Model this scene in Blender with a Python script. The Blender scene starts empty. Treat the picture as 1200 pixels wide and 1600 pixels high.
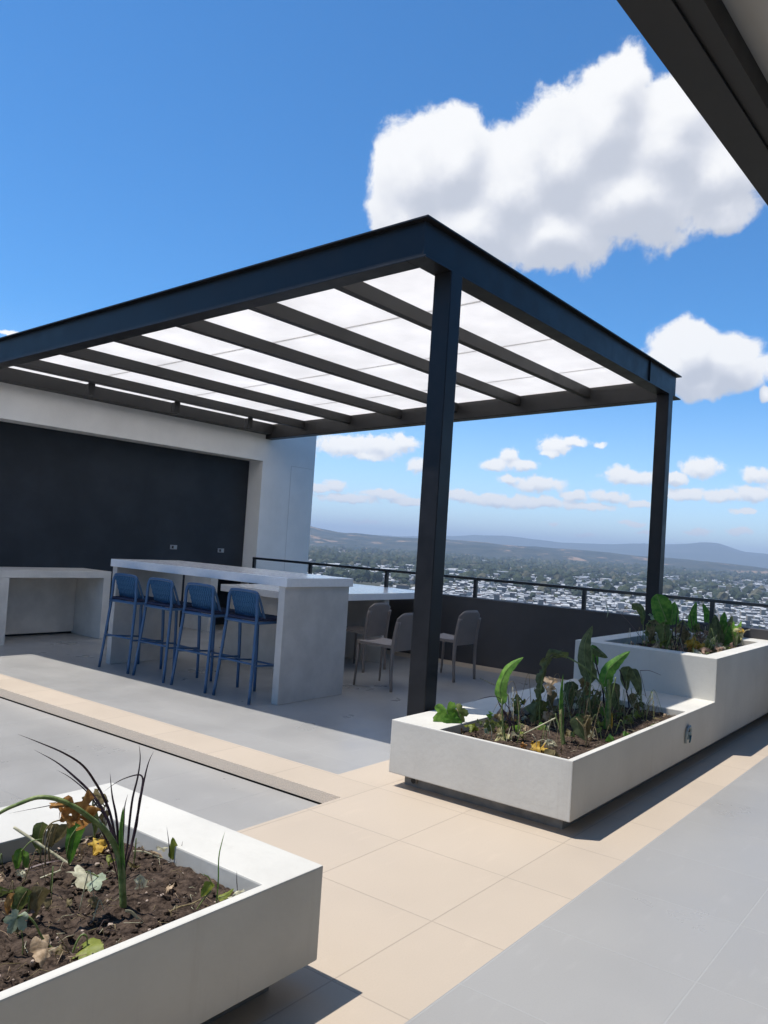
import bpy, bmesh, math, random
import numpy as np
from mathutils import Vector, Matrix, noise
random.seed(7); rng=np.random.default_rng(7)
scene=bpy.context.scene; COL=scene.collection
# ------------------------------------------------------------------ camera
cam=bpy.data.cameras.new('camera'); camo=bpy.data.objects.new('camera',cam); COL.objects.link(camo); scene.camera=camo
cam.sensor_fit='VERTICAL'; cam.sensor_height=36; cam.lens=28.563; cam.clip_start=.05; cam.clip_end=90000
R_=((0.60492219,-0.79359462,0.06539669),(0.06821736,-0.03017699,-0.99721399),(0.79335713,0.60769806,0.0358822))
M=Matrix(((R_[0][0],-R_[1][0],-R_[2][0],0),(R_[0][1],-R_[1][1],-R_[2][1],0),(R_[0][2],-R_[1][2],-R_[2][2],1.5),(0,0,0,1)))
camo.matrix_world=M
# ------------------------------------------------------------------ light
SUN_DIR=Vector((-.228,.33,1)).normalized()
EL=math.asin(SUN_DIR.z); AZ=math.atan2(SUN_DIR.x,SUN_DIR.y)
sun=bpy.data.lights.new('sun','SUN'); sun.energy=4.3; sun.angle=math.radians(.5); sun.color=(1,.955,.89)
suno=bpy.data.objects.new('sun',sun); COL.objects.link(suno); suno.rotation_euler=SUN_DIR.to_track_quat('Z','Y').to_euler()
scene.view_settings.view_transform='Standard'; scene.view_settings.look='None'; scene.view_settings.exposure=.36; scene.view_settings.gamma=1
CB=[(0.7273,0.5432,0.4194,0.0545,0.8333),(0.7446,0.5079,0.4331,0.0505,0.8537),(0.7391,0.5573,0.3784,0.0444,0.8571),(0.7872,0.4605,0.4102,0.0796,1.1579),(0.8069,0.4009,0.4338,0.0744,0.913),(0.8098,0.3559,0.4665,0.0621,0.8571),(0.7997,0.3394,0.4954,0.0392,0.9667),(0.8431,0.3005,0.446,0.0683,1.0),(0.8734,0.2611,0.4111,0.0648,1.0556),(0.8519,0.3431,0.3957,0.1062,1.875),(0.8269,0.4294,0.3631,0.0842,1.6429),(0.7836,0.4977,0.3718,0.0812,1.4667),(0.8913,0.2511,0.3776,0.0413,1.3333),(0.8324,0.2852,0.4751,0.0402,1.1538),(0.8834,0.189,0.4289,0.0589,1.0),(0.9275,0.2884,0.2378,0.0493,1.3077),(0.9241,0.3116,0.2214,0.0352,1.2632),(0.9391,0.2564,0.2288,0.0415,1.2609),(0.9473,0.2407,0.2113,0.0357,1.3158),(0.9391,0.2793,0.2,0.0472,2.3214),(0.9585,0.2125,0.1901,0.0113,1.1429),(0.9597,0.1757,0.2195,0.0414,1.5)]
CS=[(0.7559,0.6448,0.1132,0.0392,3.125),(0.7805,0.6144,0.1159,0.0353,2.25),(0.7988,0.5892,0.121,0.0188,1.5),(0.7747,0.6238,0.1035,0.0236,3.75),(0.7521,0.6559,0.0647,0.0173,2.4444),(0.741,0.6687,0.0604,0.0157,2.5),(0.8136,0.5736,0.095,0.0173,1.8333),(0.7651,0.6419,0.0503,0.0393,6.25),(0.7917,0.6082,0.0579,0.0315,5.7143),(0.811,0.5828,0.0513,0.0236,4.2857),(0.8702,0.4798,0.112,0.0124,1.1429),(0.8632,0.4946,0.1019,0.0195,2.5),(0.878,0.4676,0.1019,0.0217,2.8),(0.893,0.4317,0.1274,0.0184,1.5),(0.9007,0.4134,0.1334,0.0199,2.8889),(0.8916,0.4372,0.118,0.0123,2.2857),(0.9138,0.3842,0.1315,0.0091,2.0),(0.8725,0.481,0.0857,0.0171,2.75),(0.8885,0.4518,0.0805,0.0325,3.2308),(0.8432,0.5341,0.0612,0.0235,3.3333),(0.8656,0.4974,0.0583,0.0468,6.0),(0.8909,0.4501,0.0605,0.0503,7.2222),(0.9097,0.4094,0.0691,0.0169,2.4444),(0.9242,0.3754,0.0701,0.0273,3.6),(0.9167,0.3955,0.0569,0.0344,7.5),(0.9373,0.3427,0.0635,0.0135,2.5714),(0.9276,0.361,0.0965,0.0227,2.0),(0.935,0.342,0.0935,0.0338,4.0909),(0.947,0.3072,0.0942,0.0163,2.0),(0.9542,0.2791,0.1075,0.022,1.7647),(0.9692,0.224,0.1019,0.0186,2.0),(0.9535,0.2916,0.0764,0.0243,3.6667),(0.9638,0.2555,0.0764,0.0334,4.1818),(0.9711,0.2248,0.0798,0.0258,2.5714),(0.9707,0.2326,0.0608,0.0144,4.0),(0.9172,0.3977,0.0239,0.0168,5.5),(0.9015,0.4315,0.0339,0.0077,3.3333),(0.9356,0.3508,0.0405,0.0166,5.5),(0.9592,0.2804,0.035,0.0162,4.4),(0.9705,0.2382,0.0368,0.0159,3.6667),(0.9422,0.3336,0.0303,0.0135,6.0),(0.8646,0.5023,0.0087,0.0094,4.0),(0.4476,0.8712,0.2015,0.0126,3.6),(0.7796,0.6259,0.0225,0.0197,8.3333),(0.9784,0.1862,0.0895,0.0281,2.5),(0.7045,0.7025,0.1012,0.039,2.7778),(0.6871,0.7244,0.0563,0.0311,4.0),(0.6259,0.774,0.096,0.0459,2.4)]

W=bpy.data.worlds.new('World'); scene.world=W; W.use_nodes=True
nt=W.node_tree; nt.nodes.clear()
def N(t,typ,**k):
    n=t.nodes.new(typ)
    for a,v in k.items(): setattr(n,a,v)
    return n
def mth(t,op,a,b=None,c=None,clamp=False):
    n=N(t,'ShaderNodeMath',operation=op,use_clamp=clamp)
    for i,v in enumerate((a,b,c)):
        if v is None: continue
        if isinstance(v,(int,float)): n.inputs[i].default_value=v
        else: t.links.new(v,n.inputs[i])
    return n.outputs[0]
def vmt(t,op,a,b=None,scale=None):
    n=N(t,'ShaderNodeVectorMath',operation=op)
    for i,v in enumerate((a,b)):
        if v is None: continue
        if isinstance(v,(tuple,list)): n.inputs[i].default_value=v
        else: t.links.new(v,n.inputs[i])
    if scale is not None:
        if isinstance(scale,(int,float)): n.inputs['Scale'].default_value=scale
        else: t.links.new(scale,n.inputs['Scale'])
    return n.outputs['Value'] if op in('LENGTH','DOT_PRODUCT','DISTANCE') else n.outputs['Vector']
def sstep(t,x,lo,hi,a=0.,b=1.):
    n=N(t,'ShaderNodeMapRange',interpolation_type='SMOOTHSTEP')
    n.inputs[1].default_value=lo;n.inputs[2].default_value=hi;n.inputs[3].default_value=a;n.inputs[4].default_value=b
    t.links.new(x,n.inputs[0]); return n.outputs[0]
def cloudgroup(name,data,smooth):
    g=bpy.data.node_groups.new(name,'ShaderNodeTree')
    g.interface.new_socket('Vector',in_out='INPUT',socket_type='NodeSocketVector'); g.interface.new_socket('Field',in_out='OUTPUT',socket_type='NodeSocketFloat')
    gi=N(g,'NodeGroupInput'); go=N(g,'NodeGroupOutput'); acc=None
    for (x,y,z,r,k) in data:
        d=vmt(g,'SUBTRACT',gi.outputs[0],(x,y,z)); d=vmt(g,'MULTIPLY',d,(1/r,1/r,k/r)); l=vmt(g,'LENGTH',d)
        f=mth(g,'SUBTRACT',1.,l)
        if acc is None: acc=f
        else:
            n=N(g,'ShaderNodeMath',operation='SMOOTH_MAX'); n.inputs[2].default_value=smooth
            g.links.new(acc,n.inputs[0]); g.links.new(f,n.inputs[1]); acc=n.outputs[0]
    g.links.new(acc,go.inputs[0]); return g
tc=N(nt,'ShaderNodeTexCoord'); D0=vmt(nt,'NORMALIZE',tc.outputs['Generated'])
sky=N(nt,'ShaderNodeTexSky',sky_type='NISHITA'); sky.sun_disc=False; sky.sun_elevation=EL; sky.sun_rotation=AZ; sky.altitude=1500
sky.air_density=1.0; sky.dust_density=.55; sky.ozone_density=2.2
sz=N(nt,'ShaderNodeSeparateXYZ'); nt.links.new(D0,sz.inputs[0])
tn=N(nt,'ShaderNodeMix',data_type='RGBA'); nt.links.new(sstep(nt,sz.outputs[2],-.02,.26),tn.inputs[0]); tn.inputs[6].default_value=(.145,.158,.168,1); tn.inputs[7].default_value=(.040,.101,.142,1)
skys=vmt(nt,'MULTIPLY',sky.outputs[0],tn.outputs[2])
def noi(v,sc,det,rough=.55,dim='3D'):
    n=N(nt,'ShaderNodeTexNoise'); n.inputs['Scale'].default_value=sc; n.inputs['Detail'].default_value=det; n.inputs['Roughness'].default_value=rough
    nt.links.new(v,n.inputs['Vector']); return n
def layer(grp,warp,wsc,nsc,namp,dlt,lo,hi,sharp):
    w=noi(D0,wsc,3); wv=vmt(nt,'SUBTRACT',w.outputs['Color'],(.5,.5,.5)); wv=vmt(nt,'SCALE',wv,scale=warp); P=vmt(nt,'ADD',D0,wv)
    n1=noi(P,nsc,12,.66).outputs['Fac']; nb=mth(nt,'MULTIPLY',mth(nt,'SUBTRACT',n1,.5),namp)
    def G(v):
        q=N(nt,'ShaderNodeGroup'); q.node_tree=grp; nt.links.new(v,q.inputs[0]); return q.outputs[0]
    f=G(P); P2=vmt(nt,'ADD',P,dlt); f2=G(P2)
    n2=noi(P2,nsc,9,.6).outputs['Fac']
    F=mth(nt,'ADD',f,nb); a=sstep(nt,F,lo,hi)
    g=mth(nt,'SUBTRACT',f,f2); gn=mth(nt,'MULTIPLY',mth(nt,'SUBTRACT',n1,n2),sharp)
    s=mth(nt,'ADD',g,gn)
    return a,s,F
gB=cloudgroup('cumulus_big',CB,.18); gS=cloudgroup('cumulus_small',CS,.2)
aB,sB,FB=layer(gB,.045,9,15,1.25,(-.012,.004,.032),-.05,.22,.85)
aS,sS,FS=layer(gS,.014,45,70,1.8,(-.002,.001,.007),-.22,.34,1.0)
def cloudcol(s,F,lo,mid,hi,a,b):
    r=N(nt,'ShaderNodeValToRGB'); e=r.color_ramp.elements; e[0].position=0;e[0].color=(*lo,1);e[1].position=1;e[1].color=(*hi,1)
    m=r.color_ramp.elements.new(.42); m.color=(*mid,1)
    nt.links.new(sstep(nt,s,a,b),r.inputs[0]); return r.outputs[0]
# thick cores of the cloud are greyer than the lit rims
sB2=mth(nt,'SUBTRACT',sB,mth(nt,'MULTIPLY',sstep(nt,FB,.05,.75),.22))
cB=cloudcol(sB2,FB,(.47,.495,.555),(.60,.615,.66),(.80,.80,.80),-.48,.36)
cS=cloudcol(sS,FS,(.58,.61,.67),(.74,.745,.76),(.92,.90,.86),-.9,.4)
def mix(f,a,b):
    n=N(nt,'ShaderNodeMix',data_type='RGBA'); nt.links.new(f,n.inputs[0])
    nt.links.new(a,n.inputs[6]); nt.links.new(b,n.inputs[7]); return n.outputs[2]
col=mix(mth(nt,'MULTIPLY',aS,.97),skys,cS); col=mix(mth(nt,'MULTIPLY',aB,.985),col,cB)
bg=N(nt,'ShaderNodeBackground'); nt.links.new(col,bg.inputs[0]); bg.inputs[1].default_value=1.0
wo=N(nt,'ShaderNodeOutputWorld'); nt.links.new(bg.outputs[0],wo.inputs[0])
W.cycles.sampling_method='MANUAL'; W.cycles.sample_map_resolution=1024
# ------------------------------------------------------------------ materials
MAT={}
def mat(name,col,rough=.6,spec=.5,metal=0,nscale=0,namt=0,bump=0,bscale=60,col2=None,trans=0,tex='Object',detail=5):
    m=bpy.data.materials.new(name); m.use_nodes=True; t=m.node_tree; b=t.nodes['Principled BSDF']; MAT[name]=m
    b.inputs['Base Color'].default_value=(*col,1); b.inputs['Roughness'].default_value=rough; b.inputs['Specular IOR Level'].default_value=spec; b.inputs['Metallic'].default_value=metal
    co=N(t,'ShaderNodeTexCoord').outputs[tex]
    if nscale:
        n=N(t,'ShaderNodeTexNoise'); n.inputs['Scale'].default_value=nscale; n.inputs['Detail'].default_value=detail; n.inputs['Roughness'].default_value=.6; t.links.new(co,n.inputs['Vector'])
        r=N(t,'ShaderNodeMix',data_type='RGBA'); r.inputs[6].default_value=(*[c*(1-namt) for c in col],1)
        r.inputs[7].default_value=(*(col2 if col2 else [min(1,c*(1+namt)) for c in col]),1)
        t.links.new(sstep(t,n.outputs['Fac'],.3,.7),r.inputs[0]); t.links.new(r.outputs[2],b.inputs['Base Color'])
        rr=sstep(t,n.outputs['Fac'],.25,.75,max(0,rough-.06),min(1,rough+.08)); t.links.new(rr,b.inputs['Roughness'])
    if bump:
        n=N(t,'ShaderNodeTexNoise'); n.inputs['Scale'].default_value=bscale; n.inputs['Detail'].default_value=6; t.links.new(co,n.inputs['Vector'])
        bp=N(t,'ShaderNodeBump'); bp.inputs['Strength'].default_value=bump; bp.inputs['Distance'].default_value=.01; t.links.new(n.outputs['Fac'],bp.inputs['Height']); t.links.new(bp.outputs[0],b.inputs['Normal'])
    if trans:
        tr=N(t,'ShaderNodeBsdfTranslucent'); mx=N(t,'ShaderNodeMixShader'); mx.inputs[0].default_value=trans
        src=b.inputs['Base Color'].links
        if src: t.links.new(src[0].from_socket,tr.inputs[0])
        else: tr.inputs[0].default_value=(*col,1)
        o=t.nodes['Material Output']; t.links.new(b.outputs[0],mx.inputs[1]); t.links.new(tr.outputs[0],mx.inputs[2]); t.links.new(mx.outputs[0],o.inputs[0])
    return m
def tile(name,col,joint,sx,sy,ox,oy,jw=.0035,rough=.55,var=.03,stain=.06):
    m=bpy.data.materials.new(name); m.use_nodes=True; t=m.node_tree; b=t.nodes['Principled BSDF']; MAT[name]=m
    co=N(t,'ShaderNodeTexCoord').outputs['Object']; s=N(t,'ShaderNodeSeparateXYZ'); t.links.new(co,s.inputs[0])
    def ax(o,off,sp):
        u=mth(t,'DIVIDE',mth(t,'SUBTRACT',o,off),sp); fl=mth(t,'FLOOR',u); fr=mth(t,'SUBTRACT',u,fl)
        dd=mth(t,'MULTIPLY',mth(t,'MINIMUM',fr,mth(t,'SUBTRACT',1.,fr)),sp); return fl,dd
    fx,dx=ax(s.outputs[0],ox,sx); fy,dy=ax(s.outputs[1],oy,sy)
    dm=mth(t,'MINIMUM',dx,dy); j=sstep(t,dm,jw*.5,jw*1.1,1.,0.)
    cb=N(t,'ShaderNodeCombineXYZ'); t.links.new(fx,cb.inputs[0]); t.links.new(fy,cb.inputs[1])
    wn=N(t,'ShaderNodeTexWhiteNoise'); t.links.new(cb.outputs[0],wn.inputs[0])
    n1=N(t,'ShaderNodeTexNoise'); n1.inputs['Scale'].default_value=1.3; n1.inputs['Detail'].default_value=7; n1.inputs['Roughness'].default_value=.62; t.links.new(co,n1.inputs['Vector'])
    n2=N(t,'ShaderNodeTexNoise'); n2.inputs['Scale'].default_value=140; n2.inputs['Detail'].default_value=3; t.links.new(co,n2.inputs['Vector'])
    vv=mth(t,'ADD',mth(t,'MULTIPLY',mth(t,'SUBTRACT',wn.outputs['Value'],.5),var*2),mth(t,'MULTIPLY',mth(t,'SUBTRACT',n1.outputs['Fac'],.5),stain*2.4))
    vv=mth(t,'ADD',vv,mth(t,'MULTIPLY',mth(t,'SUBTRACT',n2.outputs['Fac'],.5),.10)); 
    # pale scuffs: stretched thin noise
    mp=N(t,'ShaderNodeMapping'); mp.inputs['Scale'].default_value=(2.2,9,1); mp.inputs['Rotation'].default_value=(0,0,.5); t.links.new(co,mp.inputs['Vector'])
    n3=N(t,'ShaderNodeTexNoise'); n3.inputs['Scale'].default_value=1.6; n3.inputs['Detail'].default_value=8; t.links.new(mp.outputs[0],n3.inputs['Vector'])
    vv=mth(t,'ADD',vv,sstep(t,n3.outputs['Fac'],.58,.78,0.,(.09 if name[0]=='g' else .04))); vv=mth(t,'ADD',vv,1.)
    c=vmt(t,'SCALE',col,scale=vv)
    mx=N(t,'ShaderNodeMix',data_type='RGBA'); t.links.new(mth(t,'MULTIPLY',j,.6),mx.inputs[0]); t.links.new(c,mx.inputs[6]); mx.inputs[7].default_value=(*joint,1)
    t.links.new(mx.outputs[2],b.inputs['Base Color']); t.links.new(sstep(t,n1.outputs['Fac'],.3,.7,rough-.08,rough+.1),b.inputs['Roughness']); b.inputs['Specular IOR Level'].default_value=(.6 if name[0]=='g' else .35)
    bp=N(t,'ShaderNodeBump'); bp.inputs['Strength'].default_value=.35; bp.inputs['Distance'].default_value=.003
    h=mth(t,'SUBTRACT',mth(t,'MULTIPLY',n2.outputs['Fac'],.25),j); t.links.new(h,bp.inputs['Height']); t.links.new(bp.outputs[0],b.inputs['Normal'])
    return m
GREY=(.315,.307,.292); BEIGE=(.475,.397,.312)
tile('beige_tile',BEIGE,(.30,.25,.20),.61,.61,2.80,1.77,jw=.0038,var=.03,stain=.045)
tile('grey_tile',GREY,(.365,.365,.355),.61,.61,2.485,.83,jw=.0038,rough=.34,var=.028,stain=.07)
tile('grey_tile_low',GREY,(.25,.25,.25),1.22,.61,2.5,3.55,rough=.34)
mat('riser_stone',(.74,.62,.49),.85,.2,nscale=230,namt=.28,bump=.5,bscale=300)
mat('dark_gap',(.02,.02,.02),.9,.1)  # near-black colour paints in the shade of the slot under the riser
mat('planter_concrete',(.58,.56,.505),.62,.3,nscale=2.2,namt=.06,bump=.12,bscale=35)
def weather(name,dirt):
    t=MAT[name].node_tree; b=t.nodes['Principled BSDF']; co=N(t,'ShaderNodeTexCoord').outputs['Object']; src=b.inputs['Base Color'].links[0].from_socket
    mp=N(t,'ShaderNodeMapping'); mp.inputs['Scale'].default_value=(9,9,.8); t.links.new(co,mp.inputs['Vector'])
    n=N(t,'ShaderNodeTexNoise'); n.inputs['Scale'].default_value=1.6; n.inputs['Detail'].default_value=8; n.inputs['Roughness'].default_value=.65; t.links.new(mp.outputs[0],n.inputs['Vector'])
    v=N(t,'ShaderNodeTexNoise'); v.inputs['Scale'].default_value=26; v.inputs['Detail'].default_value=9; v.inputs['Roughness'].default_value=.7; t.links.new(co,v.inputs['Vector'])
    f=mth(t,'ADD',sstep(t,n.outputs['Fac'],.54,.74,0.,.17),sstep(t,v.outputs['Fac'],.68,.76,0.,.28))
    x=N(t,'ShaderNodeMix',data_type='RGBA'); t.links.new(f,x.inputs[0]); t.links.new(src,x.inputs[6]); x.inputs[7].default_value=(*dirt,1); t.links.new(x.outputs[2],b.inputs['Base Color'])
weather('planter_concrete',(.36,.31,.25))
mat('raw_concrete',(.24,.225,.20),.8,.2,nscale=9,namt=.2,bump=.3,bscale=60)
mat('steel_paint',(.011,.011,.013),.42,.32,nscale=5,namt=.3,bump=.03,bscale=8)
mat('rafter_paint',(.030,.029,.029),.5,.4,nscale=4,namt=.15)
mat('rail_paint',(.012,.014,.018),.3,.6)
mat('wall_white',(.84,.82,.785),.7,.2,nscale=1.5,namt=.05,bump=.10,bscale=45)
mat('wall_dark',(.026,.031,.039),.55,.25,nscale=1.1,namt=.28,bump=.08,bscale=50)
mat('parapet_dark',(.062,.060,.062),.6,.25,nscale=1.5,namt=.14,bump=.08,bscale=50)
mat('quartz',(.82,.82,.82),.16,.5,nscale=30,namt=.03)
mat('bar_concrete',(.56,.53,.49),.6,.3,nscale=3.2,namt=.10,bump=.08,bscale=30)
mat('counter_concrete',(.64,.605,.55),.6,.3,nscale=3.2,namt=.10,bump=.08,bscale=30)
mat('stool_blue',(.050,.120,.235),.42,.4,nscale=12,namt=.1)
mat('stool_rope',(.055,.155,.30),.75,.2,nscale=160,namt=.35,bump=.6,bscale=220)
mat('stool_seat',(.035,.04,.075),.7,.2,nscale=120,namt=.3,bump=.4,bscale=200)
mat('chair_taupe',(.25,.205,.175),.45,.4,nscale=9,namt=.06)
mat('socket_white',(.30,.31,.34),.4,.4)
mat('pipe_dark',(.03,.028,.025),.6,.3)
mat('fixture_blue',(.05,.16,.22),.4,.4); mat('fixture_grey',(.3,.36,.38),.4,.4)
mat('ceiling_board',(.46,.44,.405),.8,.1,nscale=2,namt=.04)
mat('seam_strip',(.35,.36,.37),.5,.3)
# opal sheet: daylight comes through it
m=mat('opal_sheet',(.93,.90,.86),.35,.4,trans=.79,nscale=1.7,namt=.08,col2=(.94,.91,.87),detail=9)
mat('soil',(.045,.031,.024),.95,.1,nscale=38,namt=.6,bump=1.0,bscale=90,col2=(.105,.075,.056),detail=8)
mat('pebble',(.38,.30,.24),.8,.2,nscale=30,namt=.3)
def leafm(n,c,c2,tr=.45,sc=22,ro=.45): mat(n,c,ro,.4,nscale=sc,namt=.25,col2=c2,trans=tr,bump=.35,bscale=70)
leafm('green',(.06,.20,.025),(.16,.34,.05)); leafm('lime',(.10,.27,.03),(.24,.42,.07),.4); leafm('limeyellow',(.20,.27,.03),(.33,.36,.07),.4)
leafm('olive',(.10,.145,.035),(.20,.23,.07),.3,ro=.6); leafm('dryolive',(.15,.125,.05),(.29,.23,.11),.25,ro=.7); leafm('dark',(.085,.115,.04),(.17,.20,.085),.25,ro=.6)
leafm('purple',(.025,.012,.018),(.06,.03,.04),.08,60); leafm('drypurple',(.10,.06,.055),(.17,.12,.11),.1); leafm('orange',(.42,.17,.04),(.60,.33,.11),.35,50,.8); leafm('yellow',(.62,.34,.03),(.75,.52,.10),.35,40,.7)
leafm('pale',(.58,.54,.36),(.75,.72,.52),.3,40,.8); leafm('paleyellow',(.62,.56,.20),(.75,.70,.40),.3,40,.7); leafm('sage',(.30,.38,.25),(.48,.54,.38),.3,30,.7); leafm('tan',(.50,.35,.21),(.70,.53,.36),.3,40,.85); leafm('pinkbrown',(.30,.19,.14),(.42,.29,.22),.25,40,.85)
leafm('stem',(.16,.24,.06),(.30,.36,.13),.15,30); leafm('dry',(.22,.16,.07),(.40,.32,.17),.15,60,.8)
# ------------------------------------------------------------------ helpers
def link(name,me,parent=None,**tags):
    o=bpy.data.objects.new(name,me); COL.objects.link(o)
    if parent: o.parent=parent
    for k,v in tags.items():
        if v is not None: o[k]=v
    return o
def empty(name,loc,label,category,group=None,rz=0):
    o=link(name,None,label=label,category=category,group=group); o.location=loc; o.rotation_euler=(0,0,rz); o.empty_display_size=.1; return o
class MB:
    def __init__(s): s.bm=bmesh.new(); s.mats=[]
    def mi(s,m):
        if m not in s.mats: s.mats.append(m)
        return s.mats.index(m)
    def box(s,x0,x1,y0,y1,z0,z1,m,bev=0,top=None):
        v=[s.bm.verts.new(p) for p in ((x0,y0,z0),(x1,y0,z0),(x1,y1,z0),(x0,y1,z0),(x0,y0,z1),(x1,y0,z1),(x1,y1,z1),(x0,y1,z1))]
        fs=[s.bm.faces.new([v[i] for i in q]) for q in ((3,2,1,0),(4,5,6,7),(0,1,5,4),(1,2,6,5),(2,3,7,6),(3,0,4,7))]
        k=s.mi(m)
        for f in fs: f.material_index=k
        if bev:
            es=list({e for f in fs for e in f.edges})
            r=bmesh.ops.bevel(s.bm,geom=es,offset=bev,segments=2,affect='EDGES',profile=.5)
        return s
    def tube(s,pts,r0,r1,m,seg=8,cap=True,flat=1):
        pts=[Vector(p) for p in pts]; n=len(pts); k=s.mi(m); rings=[]
        up=Vector((0,0,1)); ref=None
        for i,p in enumerate(pts):
            t=(pts[min(i+1,n-1)]-pts[max(i-1,0)]).normalized()
            if ref is None:
                a=up if abs(t.z)<.9 else Vector((1,0,0)); ref=t.cross(a).normalized()
            else: ref=(ref-t*ref.dot(t)).normalized()
            b=t.cross(ref); r=r0+(r1-r0)*i/max(1,n-1)
            rings.append([s.bm.verts.new(p+ref*math.cos(2*math.pi*j/seg)*r+b*math.sin(2*math.pi*j/seg)*r*flat) for j in range(seg)])
        for i in range(n-1):
            for j in range(seg):
                f=s.bm.faces.new((rings[i][j],rings[i][(j+1)%seg],rings[i+1][(j+1)%seg],rings[i+1][j])); f.material_index=k; f.smooth=True
        if cap:
            f=s.bm.faces.new(rings[0][::-1]); f.material_index=k; f=s.bm.faces.new(rings[-1]); f.material_index=k
        return s
    def grid(s,P,m,smooth=True):
        k=s.mi(m); V=[[s.bm.verts.new(p) for p in row] for row in P]
        for i in range(len(V)-1):
            for j in range(len(V[0])-1):
                f=s.bm.faces.new((V[i][j],V[i][j+1],V[i+1][j+1],V[i+1][j])); f.material_index=k; f.smooth=smooth
        return V
    def poly(s,pts,m):
        f=s.bm.faces.new([s.bm.verts.new(p) for p in pts]); f.material_index=s.mi(m); return f
    def build(s,name,parent=None,off=None,**tags):
        bmesh.ops.recalc_face_normals(s.bm,faces=s.bm.faces) if not tags.pop('keep',False) else None
        me=bpy.data.meshes.new(name); s.bm.to_mesh(me); s.bm.free()
        for m in s.mats: me.materials.append(MAT[m])
        if off is not None:
            me.transform(Matrix.Translation(-Vector(off)))
        return link(name,me,parent,**tags)
def smooth_path(pts,n=6):
    pts=[Vector(p) for p in pts]
    if len(pts)<3: return [pts[0].lerp(pts[-1],i/n) for i in range(n+1)]
    out=[]; q=[pts[0]*2-pts[1]]+pts+[pts[-1]*2-pts[-2]]
    for i in range(1,len(q)-2):
        for k in range(n):
            t=k/n; a,b,c,d=q[i-1],q[i],q[i+1],q[i+2]
            out.append(.5*((2*b)+(c-a)*t+(2*a-5*b+4*c-d)*t*t+(3*b-a-3*c+d)*t**3))
    out.append(pts[-1]); return out
ST=dict(kind='structure')
# ------------------------------------------------------------------ roof deck
def rect(mb,x0,x1,y0,y1,z,m): mb.poly([(x0,y0,z),(x1,y0,z),(x1,y1,z),(x0,y1,z)],m)
RX,PY=3.709,3.016
d=MB()
rect(d,-6,9.1,-8,1.4454,0,'grey_tile')
rect(d,-6,9.1,1.4454,PY,0,'beige_tile')
rect(d,RX,9.1,PY,3.326,0,'beige_tile')
rect(d,RX,4.041,3.326,10.1,0,'beige_tile')
rect(d,4.041,8.76,3.326,10.1,0,'grey_tile')
rect(d,8.76,9.1,3.326,10.1,0,'beige_tile')
d.poly([(RX,PY,0),(RX,10.1,0),(RX,10.1,-.070),(RX,PY,-.070)],'riser_stone')
d.poly([(RX,PY,-.070),(RX,10.1,-.070),(RX+.010,10.1,-.070),(RX+.010,PY,-.070)],'dark_gap')
d.poly([(RX+.010,PY,-.070),(RX+.010,10.1,-.070),(RX+.010,10.1,-.16),(RX+.010,PY,-.16)],'dark_gap')
d.poly([(RX-.010,PY,-.16),(RX-.010,10.1,-.16),(RX+.010,10.1,-.16),(RX+.010,PY,-.16)],'dark_gap')
d.poly([(RX-.010,PY,-.078),(RX-.010,10.1,-.078),(RX-.010,10.1,-.16),(RX-.010,PY,-.16)],'dark_gap')
d.poly([(-6,PY,0),(RX,PY,0),(RX,PY,-.16),(-6,PY,-.16)],'riser_stone')
d.build('roof_deck',**ST,keep=True)
d=MB(); rect(d,-6,RX-.010,PY,10.1,-.078,'grey_tile_low'); d.build('lower_deck',**ST)
d=MB(); d.box(-7,9,-8,-4.2,-.1,3.45,'bar_concrete'); d.build('added_shade_block',label='unseen grey block added behind the camera to shade the planter sides',category='wall')  # unseen block, added to cut sky and bounce light on the planter sides
d=MB(); d.box(-6.3,9.3,-8.2,12.3,-75,-.2,'raw_concrete'); 
bt=d.build('building',label='tall concrete building body beneath the roof terrace',category='building')
# ------------------------------------------------------------------ parapet and railing
p=MB(); p.box(9.1,9.28,-8,9.6,-.2,.845,'parapet_dark',.006)
p.build('parapet_wall',label='low dark grey parapet wall along the far edge of the terrace',category='wall')
rl=empty('metal_railing',(9.17,3,.845),'thin black metal handrail on short posts above the dark parapet','railing')
RXR=9.15
def part(mb,name,parent,**t):
    return mb.build(name,parent,off=parent.location,**t)
r=MB(); r.box(RXR-.025,RXR+.025,-7.9,9.585,1.075,1.11,'rail_paint',.004); part(r,'top_rail',rl)
for y in (9.56,8.34,6.885,5.435,3.94,2.48,1.0,-.5,-2,-3.5,-5):
    r=MB(); r.box(RXR-.022,RXR+.022,y-.022,y+.022,.84,1.076,'rail_paint',.003); part(r,'rail_post',rl)
# ------------------------------------------------------------------ end wall with dark recess
WY=9.6
wl=empty('recessed_wall',(6,WY,0),'white rendered wall with a wide dark charcoal recess at the end of the terrace','wall')
w=MB(); w.box(-6,9.22,WY,10.4,2.672,3.30,'wall_white'); w.box(9.22,10.46,WY,10.4,-.2,3.30,'wall_white'); part(w,'white_surround',wl)
w=MB(); w.box(-6,9.215,9.91,10.39,-.16,2.67,'wall_dark'); part(w,'dark_back_panel',wl)
w=MB(); w.box(9.88,9.885,WY-.003,WY-.001,0.3,2.665,'bar_concrete'); w.box(9.89,10.42,WY-.003,WY-.001,2.660,2.665,'bar_concrete'); part(w,'joint_line',wl)
from math import *
for sx_,sz_ in ((7.80,1.205),(8.73,1.183)):
    s=MB(); s.box(sx_-.06,sx_+.06,9.893,9.912,sz_-.032,sz_+.032,'socket_white',.003)
    so=part(s,'power_socket',wl)
    s=MB(); s.box(sx_-.04,sx_-.008,9.889,9.894,sz_-.02,sz_+.02,'pipe_dark'); s.box(sx_+.008,sx_+.04,9.889,9.894,sz_-.02,sz_+.02,'fixture_grey'); s.build('socket_insert',so,off=wl.location)
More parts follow.
